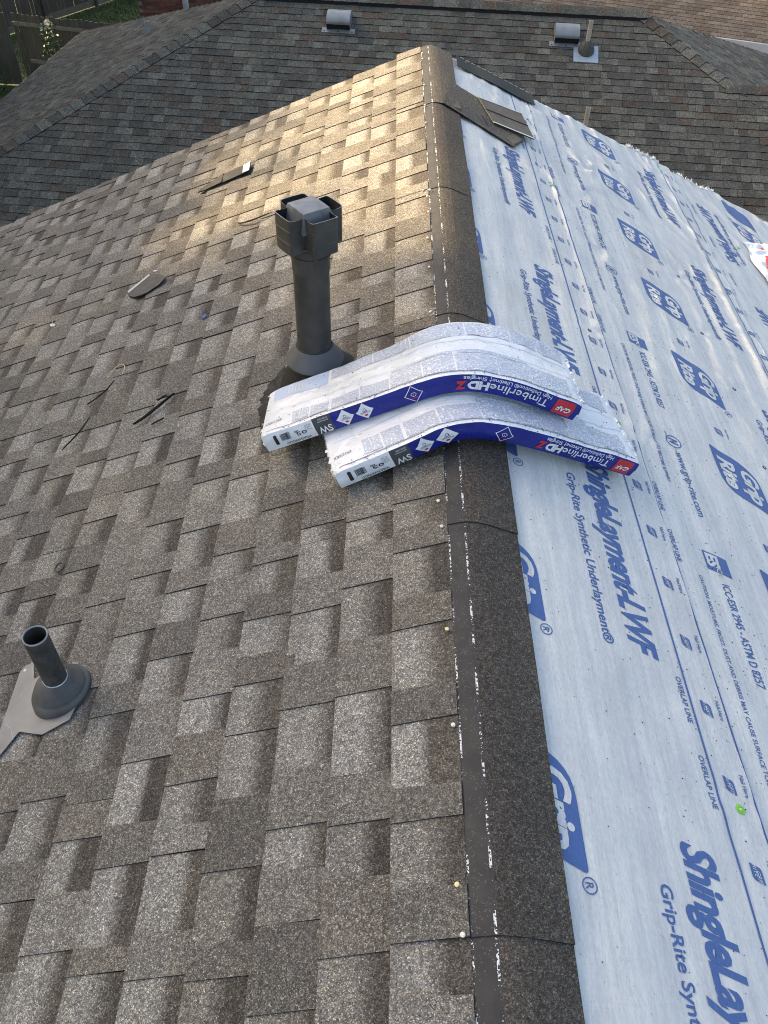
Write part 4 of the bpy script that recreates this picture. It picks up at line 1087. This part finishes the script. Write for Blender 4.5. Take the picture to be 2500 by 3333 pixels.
# ------------------------------------------------------------------ the ground
mb = MB(); mb.face([(-400, -400, GROUND), (400, -400, GROUND), (400, 400, GROUND), (-400, 400, GROUND)])
g = mb.build('ground', M['lawn']); tag(g, kind='structure')
# blades on the strip of lawn that shows between the fences
mb = MB(); rg = random.Random(4)
for i in range(9000):
    x = rg.uniform(-12.4, -7.2); yy = rg.uniform(25.3, 34.5)
    if yy > 33.8+(x+10.4)*1.87-.4: continue
    h = rg.uniform(.04, .11); a = rg.uniform(0, 6.28); w = .012
    c = rg.choice([(.05, .10, .02), (.07, .12, .03), (.04, .08, .02), (.10, .13, .04)])
    dx, dy = math.cos(a)*w, math.sin(a)*w; lx, ly = rg.uniform(-.05, .05), rg.uniform(-.05, .05)
    mb.face([(x-dx, yy-dy, GROUND), (x+dx, yy+dy, GROUND), (x+lx, yy+ly, GROUND+h)], c)
o = mb.build('grass', M['leaf']); tag(o, 'mown green grass between the fences', 'grass', kind='stuff')

# ------------------------------------------------------------------ neighbouring hip-roofed house
YW, NB = R(4.55), R(22.776); ND, NZ = 14.934, -2.092; XL, XR = -2.418, 3.778; SE = 5.9
CN, SN = math.cos(NB), math.sin(NB)
ne = Vector((math.cos(YW), -math.sin(YW), 0)); nf = Vector((-math.sin(YW), -math.cos(YW), 0)); nz = Vector((0, 0, 1))
NO = Vector((0, ND, NZ)); AL = NO+ne*XL; AR = NO+ne*XR
SX = 1.45                                             # slope distance at which the lower side ridge starts
nhouse = empty('neighbour_house', (NO.x, NO.y, GROUND)); tag(nhouse, 'neighbouring house with a dark grey shingled hip roof beyond the rake', 'house')
offn = Matrix.Translation(-nhouse.location)
def NA(o): o.parent = nhouse; o.matrix_parent_inverse = offn; return o
def face_fn(origin, ew, eh):
    ed = eh*CN-nz*SN; n = ew.cross(-ed)
    return lambda w, s, h=0.0: origin+ew*w+ed*s+n*h
front = face_fn(NO, ne, nf)
leftf = face_fn(AL, nf, -ne)
rightf = face_fn(AR, -nf, ne)
backf = face_fn(NO, -ne, -nf)
WEXT = 11.0
mb = MB()
mb.face([front(XL, 0), front(XL-SE*CN, SE), front(XR+SE*CN, SE), front(XR, 0)])
mb.face([leftf(0, 0), leftf(-SE*CN, SE), leftf(SE*CN, SE)])
mb.face([rightf(0, 0), rightf(-SE*CN, SE), rightf(SE*CN, SE)])
mb.face([backf(-XR, 0), backf(-XR-SE*CN, SE), backf(-XL+SE*CN, SE), backf(-XL, 0)])
# lower wing on the right, coplanar front slope
wr0 = XR+SX*CN
mb.face([front(wr0, SX, -.003), front(wr0, SE, -.003), front(WEXT, SE, -.003), front(WEXT, SX, -.003)])
pe = front(WEXT, SX); pa = front(wr0-1.5, SX)
back_dn = (-nf*CN-nz*SN)
mb.face([front(wr0-.5, SX), front(WEXT, SX), front(WEXT, SX)+back_dn*4.4, front(wr0-.5, SX)+back_dn*4.4])
NA(mb.build('roof_deck', M['felt']))
mb = MB(); ze = NZ-SE*SN
c4 = [front(XL-SE*CN+.4, SE-.45), front(WEXT, SE-.45), backf(-WEXT, SE-.45), backf(-XL+SE*CN-.4, SE-.45)]
for i in range(4):
    a, b = c4[i].copy(), c4[(i+1) % 4].copy(); a.z = b.z = ze-.12
    mb.face([Vector((a.x, a.y, GROUND)), Vector((b.x, b.y, GROUND)), b, a])
NA(mb.build('brick_wall', noise_mat('neighbour_brick', (.12, .045, .035), (.19, .08, .06), 25, .9)))
TON = [(0.0974, 0.0929, 0.0775), (0.117, 0.1113, 0.0922), (0.1382, 0.1311, 0.1082), (0.0845, 0.0793, 0.0668), (0.1073, 0.0916, 0.0721), (0.0943, 0.0732, 0.0562), (0.1543, 0.1464, 0.1203), (0.1268, 0.1129, 0.0894), (0.1137, 0.0854, 0.0627)]
WGT = [6, 7, 5, 5, 3, 1.2, 2, 2, .7]
rg = random.Random(33)
def proj_px(p):
    d = p-CAM; z = d.dot(fw)
    return (384+2630.6*.3072*d.dot(r2)/z, 512-2630.6*.3072*d.dot(u2)/z, z)
def tabs_strip(mb, fn, w0, w1, s, mirror=False, dev=1.0):
    x = w0; mid = None
    while x < w1-.01:
        wd = rg.choice((.10, .14, .17, .2, .24, .28)); x1 = min(x+wd, w1)
        if w1-x1 < .06: x1 = w1
        c = rg.choices(TON, WGT)[0]; k = rg.uniform(.9, 1.1); c = tuple(q*k for q in c)
        pr = rg.choice((0, .0035)); hb_ = .0125+pr+rg.uniform(-.001, .001); ht_ = .004+pr; jig = rg.uniform(-.003, .003)
        g_ = .0018
        a, b, c2, d = fn(x+g_, s+jig, hb_), fn(x1-g_, s+jig, hb_), fn(x1-g_, s-E-.01, ht_), fn(x+g_, s-E-.01, ht_)
        a0, b0 = fn(x+g_, s+jig, -.002), fn(x1-g_, s+jig, -.002)
        mb.face([a, b, c2, d], c); mb.face([a0, b0, b, a], (.02, .02, .02))
        mb.face([a0, a, d], (.03, .03, .03)); mb.face([b, b0, c2], (.03, .03, .03)); x = x1
cands = []; rest = MB()
for k in range(1, int(SE/E)+1):
    s = E*k; lo = XL-(s-.07)*CN; hi = (XR+(s-.07)*CN) if s < SX+.05 else WEXT
    x = lo-((k*.37) % 1.0)
    while x < hi:
        a, b = max(x, lo), min(x+1.0, hi); x += 1.0
        if b-a < .03: continue
        pm = front((a+b)/2, s); px, py, z = proj_px(pm)
        rake_y = 1024*(.0315+(abs(px-438)*.455 if px < 450 else abs(px-438)*.50)/1024*1.0) if True else 0
        vis = -60 < px < 830 and -12 < py < rake_y+14
        cands.append((z if vis else 1e3+z, a, b, s))
cands.sort()
for i, (z, a, b, s) in enumerate(cands):
    if i < 300 and z < 1e3:
        mb = MB(); tabs_strip(mb, front, a, b, s); NA(mb.build('shingle', M['granule_far']))
    else: tabs_strip(rest, front, a, b, s)
for fn, sgn in ((leftf, 1), (rightf, 1)):
    for k in range(1, int(SE/E)+1):
        s = E*k; half = (s-.07)*CN
        tabs_strip(rest, fn, -half, half, s)
for k in range(1, int(SE/E)+1):
    s = E*k; mbw = (s-.07)*CN; c = TON[k % 4]
    rest.face([backf(-XR-mbw, s, .012), backf(-XL+mbw, s, .012), backf(-XL+mbw, s-E, .004), backf(-XR-mbw, s-E, .004)], c)
o = NA(rest.build('shingles', M['granule_far'])); o['kind'] = 'stuff'
# hip and ridge caps
def cap_piece(name, p0, d, nL, nR, ln, wd, lift0, lift1, tone):
    """one bent cap: p0 lower end, d up the line, nL/nR directions to each side down the slopes"""
    mb = MB(); n = 5
    for j in range(-n, n):
        q = []
        for (a, jj) in ((0, j), (0, j+1), (1, j+1), (1, j)):
            k = jj/n; side = nL if k < 0 else nR; b = abs(k)*wd
            drop = -.012*(1-abs(k))**2*0
            p = p0+d*(a*ln)+side*b+nz*((lift0 if a == 0 else lift1)+.016*(1-abs(k)**1.5))
            q.append(p)
        mb.face(q, tone)
    q0 = []
    for j in range(-n, n):
        for jj in (j,): pass
        def pp(jj, low):
            k = jj/n; side = nL if k < 0 else nR
            return p0+side*(abs(k)*wd)+nz*(lift0+.016*(1-abs(k)**1.5)-(.012 if low else 0))
        mb.face([pp(j, 1), pp(j+1, 1), pp(j+1, 0), pp(j, 0)], (.02, .02, .02))
    for sd, jj in ((nL, -n), (nR, n)):
        a = p0+sd*wd+nz*lift0; b = p0+d*ln+sd*wd+nz*lift1
        mb.face([a, b, b-nz*.014, a-nz*.014], (.02, .02, .02))
    return NA(mb.build(name, M['granule_far']))
def cap_line(name, top_, bot_, sideL, sideR, pitch=.20, wd=.15, start=0.0):
    d = (top_-bot_); Ln = d.length; d.normalize(); n = int(Ln/pitch)
    for i in range(n+1):
        c = rg.choices(TON, WGT)[0]; kk = rg.uniform(.95, 1.2)
        cap_piece(name, bot_+d*(i*pitch), d, sideL, sideR, pitch*1.12, wd, .026, .014, tuple(q*kk for q in c))
edF, edL, edR = nf*CN-nz*SN, -ne*CN-nz*SN, ne*CN-nz*SN
def perp(face_dir_n, d):                               # direction within the face at right angles to the hip
    return face_dir_n
hipL = (leftf(SE*CN, SE)-AL).normalized(); hipR = (rightf(-SE*CN, SE)-AR).normalized()
nF = ne.cross(-edF); nLf = nf.cross(-edL); nRf = (-nf).cross(-edR)
def inface(n, d, toward):
    v = n.cross(d).normalized(); return v if v.dot(toward) > 0 else -v
cap_line('hip_cap', AL, leftf(SE*CN, SE), inface(nLf, hipL, -ne), inface(nF, hipL, ne))
cap_line('hip_cap', AR, front(wr0, SX), inface(nF, hipR, -ne), inface(nRf, hipR, ne))
back = -nf*CN-nz*SN
cap_line('ridge_cap', front(wr0-.1, SX), front(WEXT, SX), edF, back)
# ridge vent along the main ridge: cap row raised on a dark louvre
mb = MB(); mb.box(XL+.1, XR+.04, -.16, .16, 0, 1, lambda w, v, h: NO+ne*w+(nf*abs(v)*CN*(1 if v > 0 else -1)-nz*abs(v)*SN)+nz*(.005+.045*h)); NA(mb.build('ridge_vent', M['dark_gap']))
n = int((XR-XL-.05)/.20)
for i in range(n+1):
    c = rg.choices(TON, WGT)[0]
    cap_piece('ridge_cap', NO+ne*(XR+.06-(i+1)*.2), ne, -nf*CN-nz*SN, nf*CN-nz*SN, .215, .165, .058, .064, tuple(q*1.05 for q in c))
mb = MB(); mb.box(XL-SE*CN-.03, XR+SE*CN, SE-.01, SE+.04, -.17, .0, lambda w, s, h: front(w, s, 0)+nz*h); NA(mb.build('fascia', M['trim']))
mb = MB(); mb.box(-SE*CN, SE*CN, SE-.01, SE+.04, -.17, .0, lambda w, s, h: leftf(w, s, 0)+nz*h); NA(mb.build('fascia', M['trim']))

# slant-back box vents
def box_vent(w, s, label):
    r = empty('roof_vent', front(w, s)); tag(r, label, 'roof vent', 'box vents on the neighbouring roof')
    offm = Matrix.Translation(-r.location)
    def f(a, b, h): return front(w+a, s+b, h)             # b positive = down the slope
    mb = MB(); mb.box(-.26, .26, .10, .205, .016, .022, f); fla = o = mb.build('flange', M['galv']); o.parent = r; o.matrix_parent_inverse = offm
    for a in (-.22, 0, .22):
        m2 = MB(); m2.box(a-.012, a+.012, .165, .185, .020, .024, f); o = m2.build('screw', M['vent_in'], fla)
    prof = [(-.24, .02), (-.225, .07), (-.17, .13), (-.08, .175), (.0, .195), (.06, .195), (.105, .185), (.132, .165), (.145, .140), (.148, .118)]
    mb = MB()
    for i in range(len(prof)-1):
        (b0, h0), (b1, h1) = prof[i], prof[i+1]; mb.face([f(-.185, b1, h1), f(.185, b1, h1), f(.185, b0, h0), f(-.185, b0, h0)])
    for sg in (-.185, .185):
        pl = [f(sg, b, h) for b, h in prof]+[f(sg, .145, .02), f(sg, -.1, .015)]
        mb.face(pl if sg > 0 else pl[::-1])
    o = mb.build('hood', M['galv'], smooth=True, angle=35); o.parent = r; o.matrix_parent_inverse = offm
    mb = MB(); mb.box(-.183, .183, .0, .128, .018, .15, f); o = mb.build('screen', M['dark_gap']); o.parent = r; o.matrix_parent_inverse = offm  # near-black box stands in for the shade inside the hood
box_vent(-1.0, .60, 'grey metal box vent on the neighbouring roof, left of the ridge tip')
box_vent(2.57, .62, 'grey metal box vent beside the tall cream pipe')
def roof_pipe(w, s, fn, r_, hgt, label, mats, boot=True, grp='pipes on the neighbouring roof'):
    base = fn(w, s); r = empty('roof_pipe', base); tag(r, label, 'roof pipe', grp); offm = Matrix.Translation(-r.location)
    def add(o): o.parent = r; o.matrix_parent_inverse = offm
    mb = MB(); mb.lathe([(r_, -.05), (r_, hgt), (r_*.75, hgt), (r_*.75, hgt-.08)], 18, tuple(base)); add(mb.build('pipe', mats[0], smooth=True, angle=35))
    if boot:
        def tl(x, y, z):
            k = 1-min(1, max(0, (z-base.z-.02)/.1)); p = Vector((x, y, 0))-Vector((base.x, base.y, 0)); return (x, y, z-TA*p.dot(nf)*k)
        mb = MB(); mb.lathe([(r_+.01, .17), (r_+.035, .15), (.105, .11), (.125, .06), (.125, .015)], 24, tuple(base), fn=tl); add(mb.build('boot', mats[1], smooth=True))
        mb = MB(); mb.box(-.19, .19, -.12, .23, .016, .022, lambda a, b, h: fn(w+a, s+b, h)); add(mb.build('flange', mats[2]))
    return r
roof_pipe(2.88, .90, front, .034, .44, 'tall cream pipe in a grey boot beside the box vent', (M['cream_pipe'], M['rust'], M['galv_blue']))
roof_pipe(2.86, 2.55, front, .036, .36, 'cream pipe peeking over the underlayment edge', (M['cream_pipe'], M['rust'], M['galv_blue']), False)
roof_pipe(-.90, 2.42, leftf, .045, .20, 'short pale pipe stub low on the neighbouring hip slope', (M['grey_pipe'], M['rubber'], M['flash']), False)
roof_pipe(-1.54, 1.82, leftf, .055, .85, 'tall pale pipe high on the neighbouring hip slope', (M['grey_pipe'], M['rubber'], M['flash']), False)
# a wire poking up by our rake
o = strand('loose_wire', [(.55, 5.36), (.545, 5.38), (.53, 5.39)], .002, 'vent_in', 'thin black wire sticking up at the far rake', 'wire', .05, 0)
o.data.transform(Matrix.Translation((0, 0, 0)))

# ------------------------------------------------------------------ brown roofed house further back
y2 = R(21); e2 = Vector((math.cos(y2), -math.sin(y2), 0)); f2 = Vector((-math.sin(y2), -math.cos(y2), 0))
O2 = Vector((8.30, 22.10, -4.40))
def br(w, s, h=0.0):                                   # s measured UP from the eave
    n = e2.cross(-(f2*CN-nz*SN)); return O2+e2*w-(f2*CN-nz*SN)*s+n*h
bh = empty('brown_roof_house', (O2.x, O2.y, GROUND)); tag(bh, 'house with a light brown tabbed shingle roof and white fascia behind', 'house')
offb = Matrix.Translation(-bh.location)
def BA(o): o.parent = bh; o.matrix_parent_inverse = offb; return o
mb = MB(); mb.face([br(-12, 0), br(6, 0), br(6, 6), br(-12, 6)]); mb.face([br(-12, 6), br(6, 6), br(6, 6)-f2*5-nz*2.2, br(-12, 6)-f2*5-nz*2.2]); BA(mb.build('roof_deck', M['felt']))
BT = [(0.1573, 0.1232, 0.0952), (0.1827, 0.1462, 0.113), (0.1403, 0.1088, 0.085), (0.204, 0.1658, 0.1318), (0.1275, 0.1037, 0.0833), (0.17, 0.1403, 0.1148)]
strips = []; 
for k in range(0, 46):
    x = -12+(k % 2)*.1525
    while x < 6: strips.append((k, x)); x += .915
restb = MB(); vis = []
for k, x in strips:
    px, py, z = proj_px(br(x+.45, k*.13)); inv = -20 < px < 800 and -15 < py < 75 and px > 430
    vis.append((0 if inv else 1, z, k, x))
vis.sort()
for i, (iv, z, k, x) in enumerate(vis):
    mb = MB() if (iv == 0 and i < 280) else restb
    for j in range(3):
        a, b = x+j*.305+.004, x+(j+1)*.305-.004; s = k*.13; c = rg.choice(BT); q = rg.uniform(.9, 1.1); c = tuple(v*q for v in c)
        mb.face([br(a, s, .010), br(b, s, .010), br(b, s+.14, .003), br(a, s+.14, .003)], c); mb.face([br(a, s, 0), br(b, s, 0), br(b, s, .010), br(a, s, .010)], (.03, .025, .02))
    if mb is not restb: BA(mb.build('shingle', M['granule_far']))
o = BA(restb.build('shingles', M['granule_far'])); o['kind'] = 'stuff'
mb = MB(); mb.box(-12, 6, -.03, .03, -.22, .0, lambda w, s, h: br(w, s)+nz*h-nz*.005); BA(mb.build('fascia', M['trim']))
mb = MB(); a, b = br(-11.6, .35), br(5.6, .35); a2, b2_ = a.copy(), b.copy(); a2.z = b2_.z = GROUND; a.z = b.z = -4.5; mb.face([a2, b2_, b, a]); BA(mb.build('brick_wall', noise_mat('back_brick', (.10, .035, .028), (.15, .06, .045), 25, .9)))
p0 = br(-4.6, 1.02)
pb = empty('roof_pipe', p0); tag(pb, 'tiny cream elbow pipe on the light brown roof behind', 'roof pipe')
mb = MB(); mb.tube([(0, 0, 0), (0, 0, .10), (.02, -.01, .125), (.09, -.02, .125)], .03, 10); mb.build('elbow', M['cream_pipe'], pb, smooth=True, angle=40)

# ------------------------------------------------------------------ brick house wall at the lawn
bw = empty('brick_house', (-4, 27, GROUND)); tag(bw, 'dark red brick house wall at the top edge beside the lawn', 'house'); offw = Matrix.Translation(-bw.location)
def WA(o): o.parent = bw; o.matrix_parent_inverse = offw; return o
WX, WY = -7.62, 27.0
mb = MB(); mb.box(WX+.012, 1.0, WY+.012, WY+6, GROUND, -2.6); WA(mb.build('mortar_wall', M['mortar']))
BR = [(.13, .045, .035), (.16, .06, .045), (.10, .036, .03), (.075, .035, .032), (.18, .075, .058)]
bl, bhh = .245, .092; cnt = 0
meshes = []
for i in range(10):
    m2 = MB(); c = BR[i % 5]; k = .9+.2*rg.random(); m2.box(0, bl-.014, 0, .03, 0, bhh-.014, col=tuple(q*k for q in c)); o = m2.build('brick', M['brick']); meshes.append(o.data); bpy.data.objects.remove(o)
for r_ in range(0, 26):
    z = -6.05+r_*bhh; x = WX+(0 if r_ % 2 else -bl/2)
    while x < -4.6:
        if x >= WX-.001 and z < -3.9 and cnt < 300:
            o = bpy.data.objects.new('brick', rg.choice(meshes)); link(o); o.location = (x, WY-.006, z); WA(o); cnt += 1
        x += bl

# ------------------------------------------------------------------ fences and garden plants
def fence(name, label, p0, p1, ztop, wd, rails, side, kick=False, seedz=0):
    r = empty(name, (p0[0], p0[1], GROUND)); tag(r, label, 'fence'); offm = Matrix.Translation(-r.location)
    def add(o): o.parent = r; o.matrix_parent_inverse = offm
    d = Vector((p1[0]-p0[0], p1[1]-p0[1], 0)); Ln = d.length; d.normalize(); nn = Vector((d.y, -d.x, 0))*side
    P0 = Vector((p0[0], p0[1], 0)); n = int(Ln/wd); rr = random.Random(seedz)
    for i in range(n):
        mb = MB(); j = rr.uniform(-.012, .012); zt = ztop+rr.uniform(-.02, .02); ti = rr.uniform(-.004, .004)
        f = lambda x, y, z: P0+d*(x+ti*(z-GROUND))+nn*(y+j)+nz*z
        x0, x1 = i*wd+.004, (i+1)*wd-.004
        mb.box(x0, x1, 0, .016, GROUND+.03, zt-.03, f)
        # dog-eared top
        mb.face([f(x0, .016, zt-.03), f(x0, 0, zt-.03), f(x0+.025, 0, zt), f(x0+.025, .016, zt)]); mb.face([f(x1, 0, zt-.03), f(x1, .016, zt-.03), f(x1-.025, .016, zt), f(x1-.025, 0, zt)])
        mb.face([f(x0, 0, zt-.03), f(x1, 0, zt-.03), f(x1-.025, 0, zt), f(x0+.025, 0, zt)][::-1]); mb.face([f(x0, .016, zt-.03), f(x1, .016, zt-.03), f(x1-.025, .016, zt), f(x0+.025, .016, zt)]); mb.face([f(x0+.025, 0, zt), f(x0+.025, .016, zt), f(x1-.025, .016, zt), f(x1-.025, 0, zt)][::-1])
        add(mb.build('board', M['wood']))
    for (zr, a, b) in rails:
        mb = MB(); mb.box(a*Ln, b*Ln, .018, .058, zr-.045, zr+.045, lambda x, y, z: P0+d*x+nn*y+nz*z); add(mb.build('rail', M['wood_rail']))
    if kick:
        mb = MB(); mb.box(0, Ln, .018, .05, GROUND+.02, GROUND+.20, lambda x, y, z: P0+d*x+nn*y+nz*z); add(mb.build('kick_board', M['wood_rail']))
        for k in range(int(Ln/2.4)+1):
            mb = MB(); mb.box(k*2.4-.045, k*2.4+.045, .05, .14, GROUND, ztop-.02, lambda x, y, z: P0+d*x+nn*y+nz*z); add(mb.build('post', M['wood']))
fence('wood_fence', 'weathered fence panel without rails at the left frame edge', (-15.5, 24.95), (-10.62, 24.86), -5.06, .145, [], 1, seedz=1)
fence('wood_fence', 'weathered board fence with pale rails behind the neighbouring hip', (-10.60, 24.98), (-5.2, 23.75), -5.10, .145, [(-5.33, .0, .42), (-6.25, .05, .5)], 1, seedz=2)
fence('wood_fence', 'far grey board fence running back along the lawn', (-14.2, 26.6), (-7.6, 38.95), -4.9, .145, [], 1, True, seedz=3)
def leaf_plant(name, label, base, hgt, rad, n, sz, cols, flowers=0, cat='plant'):
    r = empty(name, base); tag(r, label, cat); rr = random.Random(int(hgt*100)+n)
    mb = MB()
    for i in range(6):
        a = rr.uniform(0, 6.28); q = rr.uniform(.2, .8)*rad; mb.tube([(0, 0, 0), (q*.4*math.cos(a), q*.4*math.sin(a), hgt*.5), (q*math.cos(a), q*math.sin(a), hgt*rr.uniform(.75, 1))], [.012, .008, .003], 5)
    mb.build('stem', M['bark'], r)
    mb = MB()
    for i in range(n):
        z = rr.random()**.8*hgt; a = rr.uniform(0, 6.28); q = rad*math.sqrt(rr.random())*(1-.6*abs(z/hgt-.35)); c = Vector((q*math.cos(a), q*math.sin(a), z))
        x = Vector((rr.gauss(0, 1), rr.gauss(0, 1), rr.gauss(0, .6))).normalized(); y = x.cross(Vector((rr.gauss(0, 1), rr.gauss(0, 1), rr.gauss(0, 1)))).normalized()
        k = rr.uniform(.7, 1.2)*sz; mb.face([c-x*k, c-y*k*.45, c+x*k, c+y*k*.45], rr.choice(cols))
    mb.build('foliage', M['leaf'], r)
    if flowers:
        mb = MB()
        for i in range(flowers):
            z = hgt*rr.uniform(.82, 1.05); a = rr.uniform(0, 6.28); q = rad*.5*rr.random(); c = Vector((q*math.cos(a), q*math.sin(a)-.1, z)); k = .035
            for j in range(5):
                b = j*1.2566; mb.face([c, c+Vector((k*math.cos(b), -.01, k*math.sin(b))), c+Vector((k*1.3*math.cos(b+.5), -.015, k*1.3*math.sin(b+.5))), c+Vector((k*math.cos(b+1), -.01, k*math.sin(b+1)))])
        mb.build('blossom', M['white'], r)
    return r
LG = [(.03, .07, .03), (.045, .095, .035), (.06, .12, .05), (.025, .055, .025)]
leaf_plant('rose_bush', 'leafy bush with white blossoms growing against the railed fence', (-9.35, 24.15, GROUND), 1.85, .36, 560, .055, LG, 12)
leaf_plant('rose_bush', 'low dark green bush at the left frame edge by the fence', (-11.45, 24.2, GROUND), .95, .6, 900, .06, LG)

# ------------------------------------------------------------------ unseen trees added to block light; their gap lets the sun through
def tree(loc, hgt, crown_c, radii, n, seed, label, lsz=.22):
    r = empty('broadleaf_tree', loc); tag(r, label, 'tree', 'trees standing left of the two roofs'); rr = random.Random(seed)
    mb = MB(); cz = crown_c-loc[2]
    mb.tube([(0, 0, 0), (.05, .03, cz*.5), (0, .1, cz), (.1, 0, cz+radii[2]*.6)], [.24, .19, .13, .04], 9)
    for i in range(9):
        a = i*.7+rr.random(); z0 = cz*rr.uniform(.55, 1.0)
        mb.tube([(0, .05, z0), (radii[0]*.4*math.cos(a), radii[1]*.4*math.sin(a), z0+.7), (radii[0]*.8*math.cos(a), radii[1]*.8*math.sin(a), z0+1.1+rr.random())], [.08, .05, .02], 6)
    mb.build('trunk', M['bark'], r)
    mb = MB(); cl = []
    for i in range(220):
        v = Vector((rr.gauss(0, 1), rr.gauss(0, 1), rr.gauss(0, 1))).normalized()*(rr.random()**.42)
        cl.append((Vector((v.x*radii[0], v.y*radii[1], cz+v.z*radii[2])), rr.uniform(.55, .95)))
    for i in range(n):
        c0, rc = cl[i % len(cl)]; v = Vector((rr.gauss(0, 1), rr.gauss(0, 1), rr.gauss(0, 1)))*.5*rc; c = c0+v
        x = Vector((rr.gauss(0, 1), rr.gauss(0, 1), rr.gauss(0, .6))).normalized(); y = x.cross(Vector((rr.gauss(0, 1), rr.gauss(0, 1), rr.gauss(0, 1)))).normalized()
        k = rr.uniform(.7, 1.25)*lsz; mb.face([c-x*k, c-y*k*.5, c+x*k, c+y*k*.5], rr.choice(LG))
    mb.build('crown', M['leaf'], r)
TL = [((-15.2, 6.1), 5.6, (2.6, 3.2, 5.6)), ((-15.4, 1.6), 5.4, (2.6, 3.6, 5.6)), ((-15.0, -3.8), 5.6, (2.6, 3.4, 5.6)), ((-15.6, 15.9), 4.2, (2.6, 3.1, 6.6)), ((-15.4, 20.4), 3.8, (2.6, 3.2, 6.8)), ((-16.4, 25.4), 3.6, (2.4, 2.9, 6.4)), ((-15.3, 10.9), 1.8, (2.6, 3.3, 3.5)),
      ((-20.6, 7.0), 6.4, (2.6, 3.1, 6.6)), ((-20.4, 2.8), 6.2, (2.6, 3.3, 6.4)), ((-20.8, -2.8), 6.2, (2.6, 3.3, 6.4)), ((-20.6, 19.0), 6.0, (2.6, 3.2, 7.2)), ((-12.8, 15.6), -1.6, (2.0, 2.3, 4.6)), ((-13.2, 20.2), -1.6, (2.0, 2.4, 4.8)), ((-22.5, 35.0), 5.5, (2.6, 3.2, 8.5)), ((-23.5, 40.5), 5.5, (2.6, 3.2, 8.5)), ((-20.4, 24.6), 5.6, (2.6, 3.3, 7.0))]
TN = ['nearest tall leafy tree left of the house, past the sun gap', 'tall leafy tree left of the house, level with the bundles', 'tall leafy tree behind the camera on the left', 'tall leafy tree left of the neighbouring house', 'second tall leafy tree left of the neighbouring house', 'tall leafy tree near the back garden fence', 'lower leafy tree filling the gap between the tall ones'] + ['leafy tree of the back row, %s' % q for q in ('just short of the sun gap', 'behind the tree level with the bundles', 'behind the camera', 'just past the sun gap', 'close to the neighbouring hip slope', 'between the hip slope and the fence', 'beyond the garden fence', 'farthest beyond the garden fence', 'nearest the garden fence')]
for i, ((x, y), cz, rd) in enumerate(TL):
    tree((x, y, GROUND), 0, cz, rd, 14000, 50+i, TN[i])
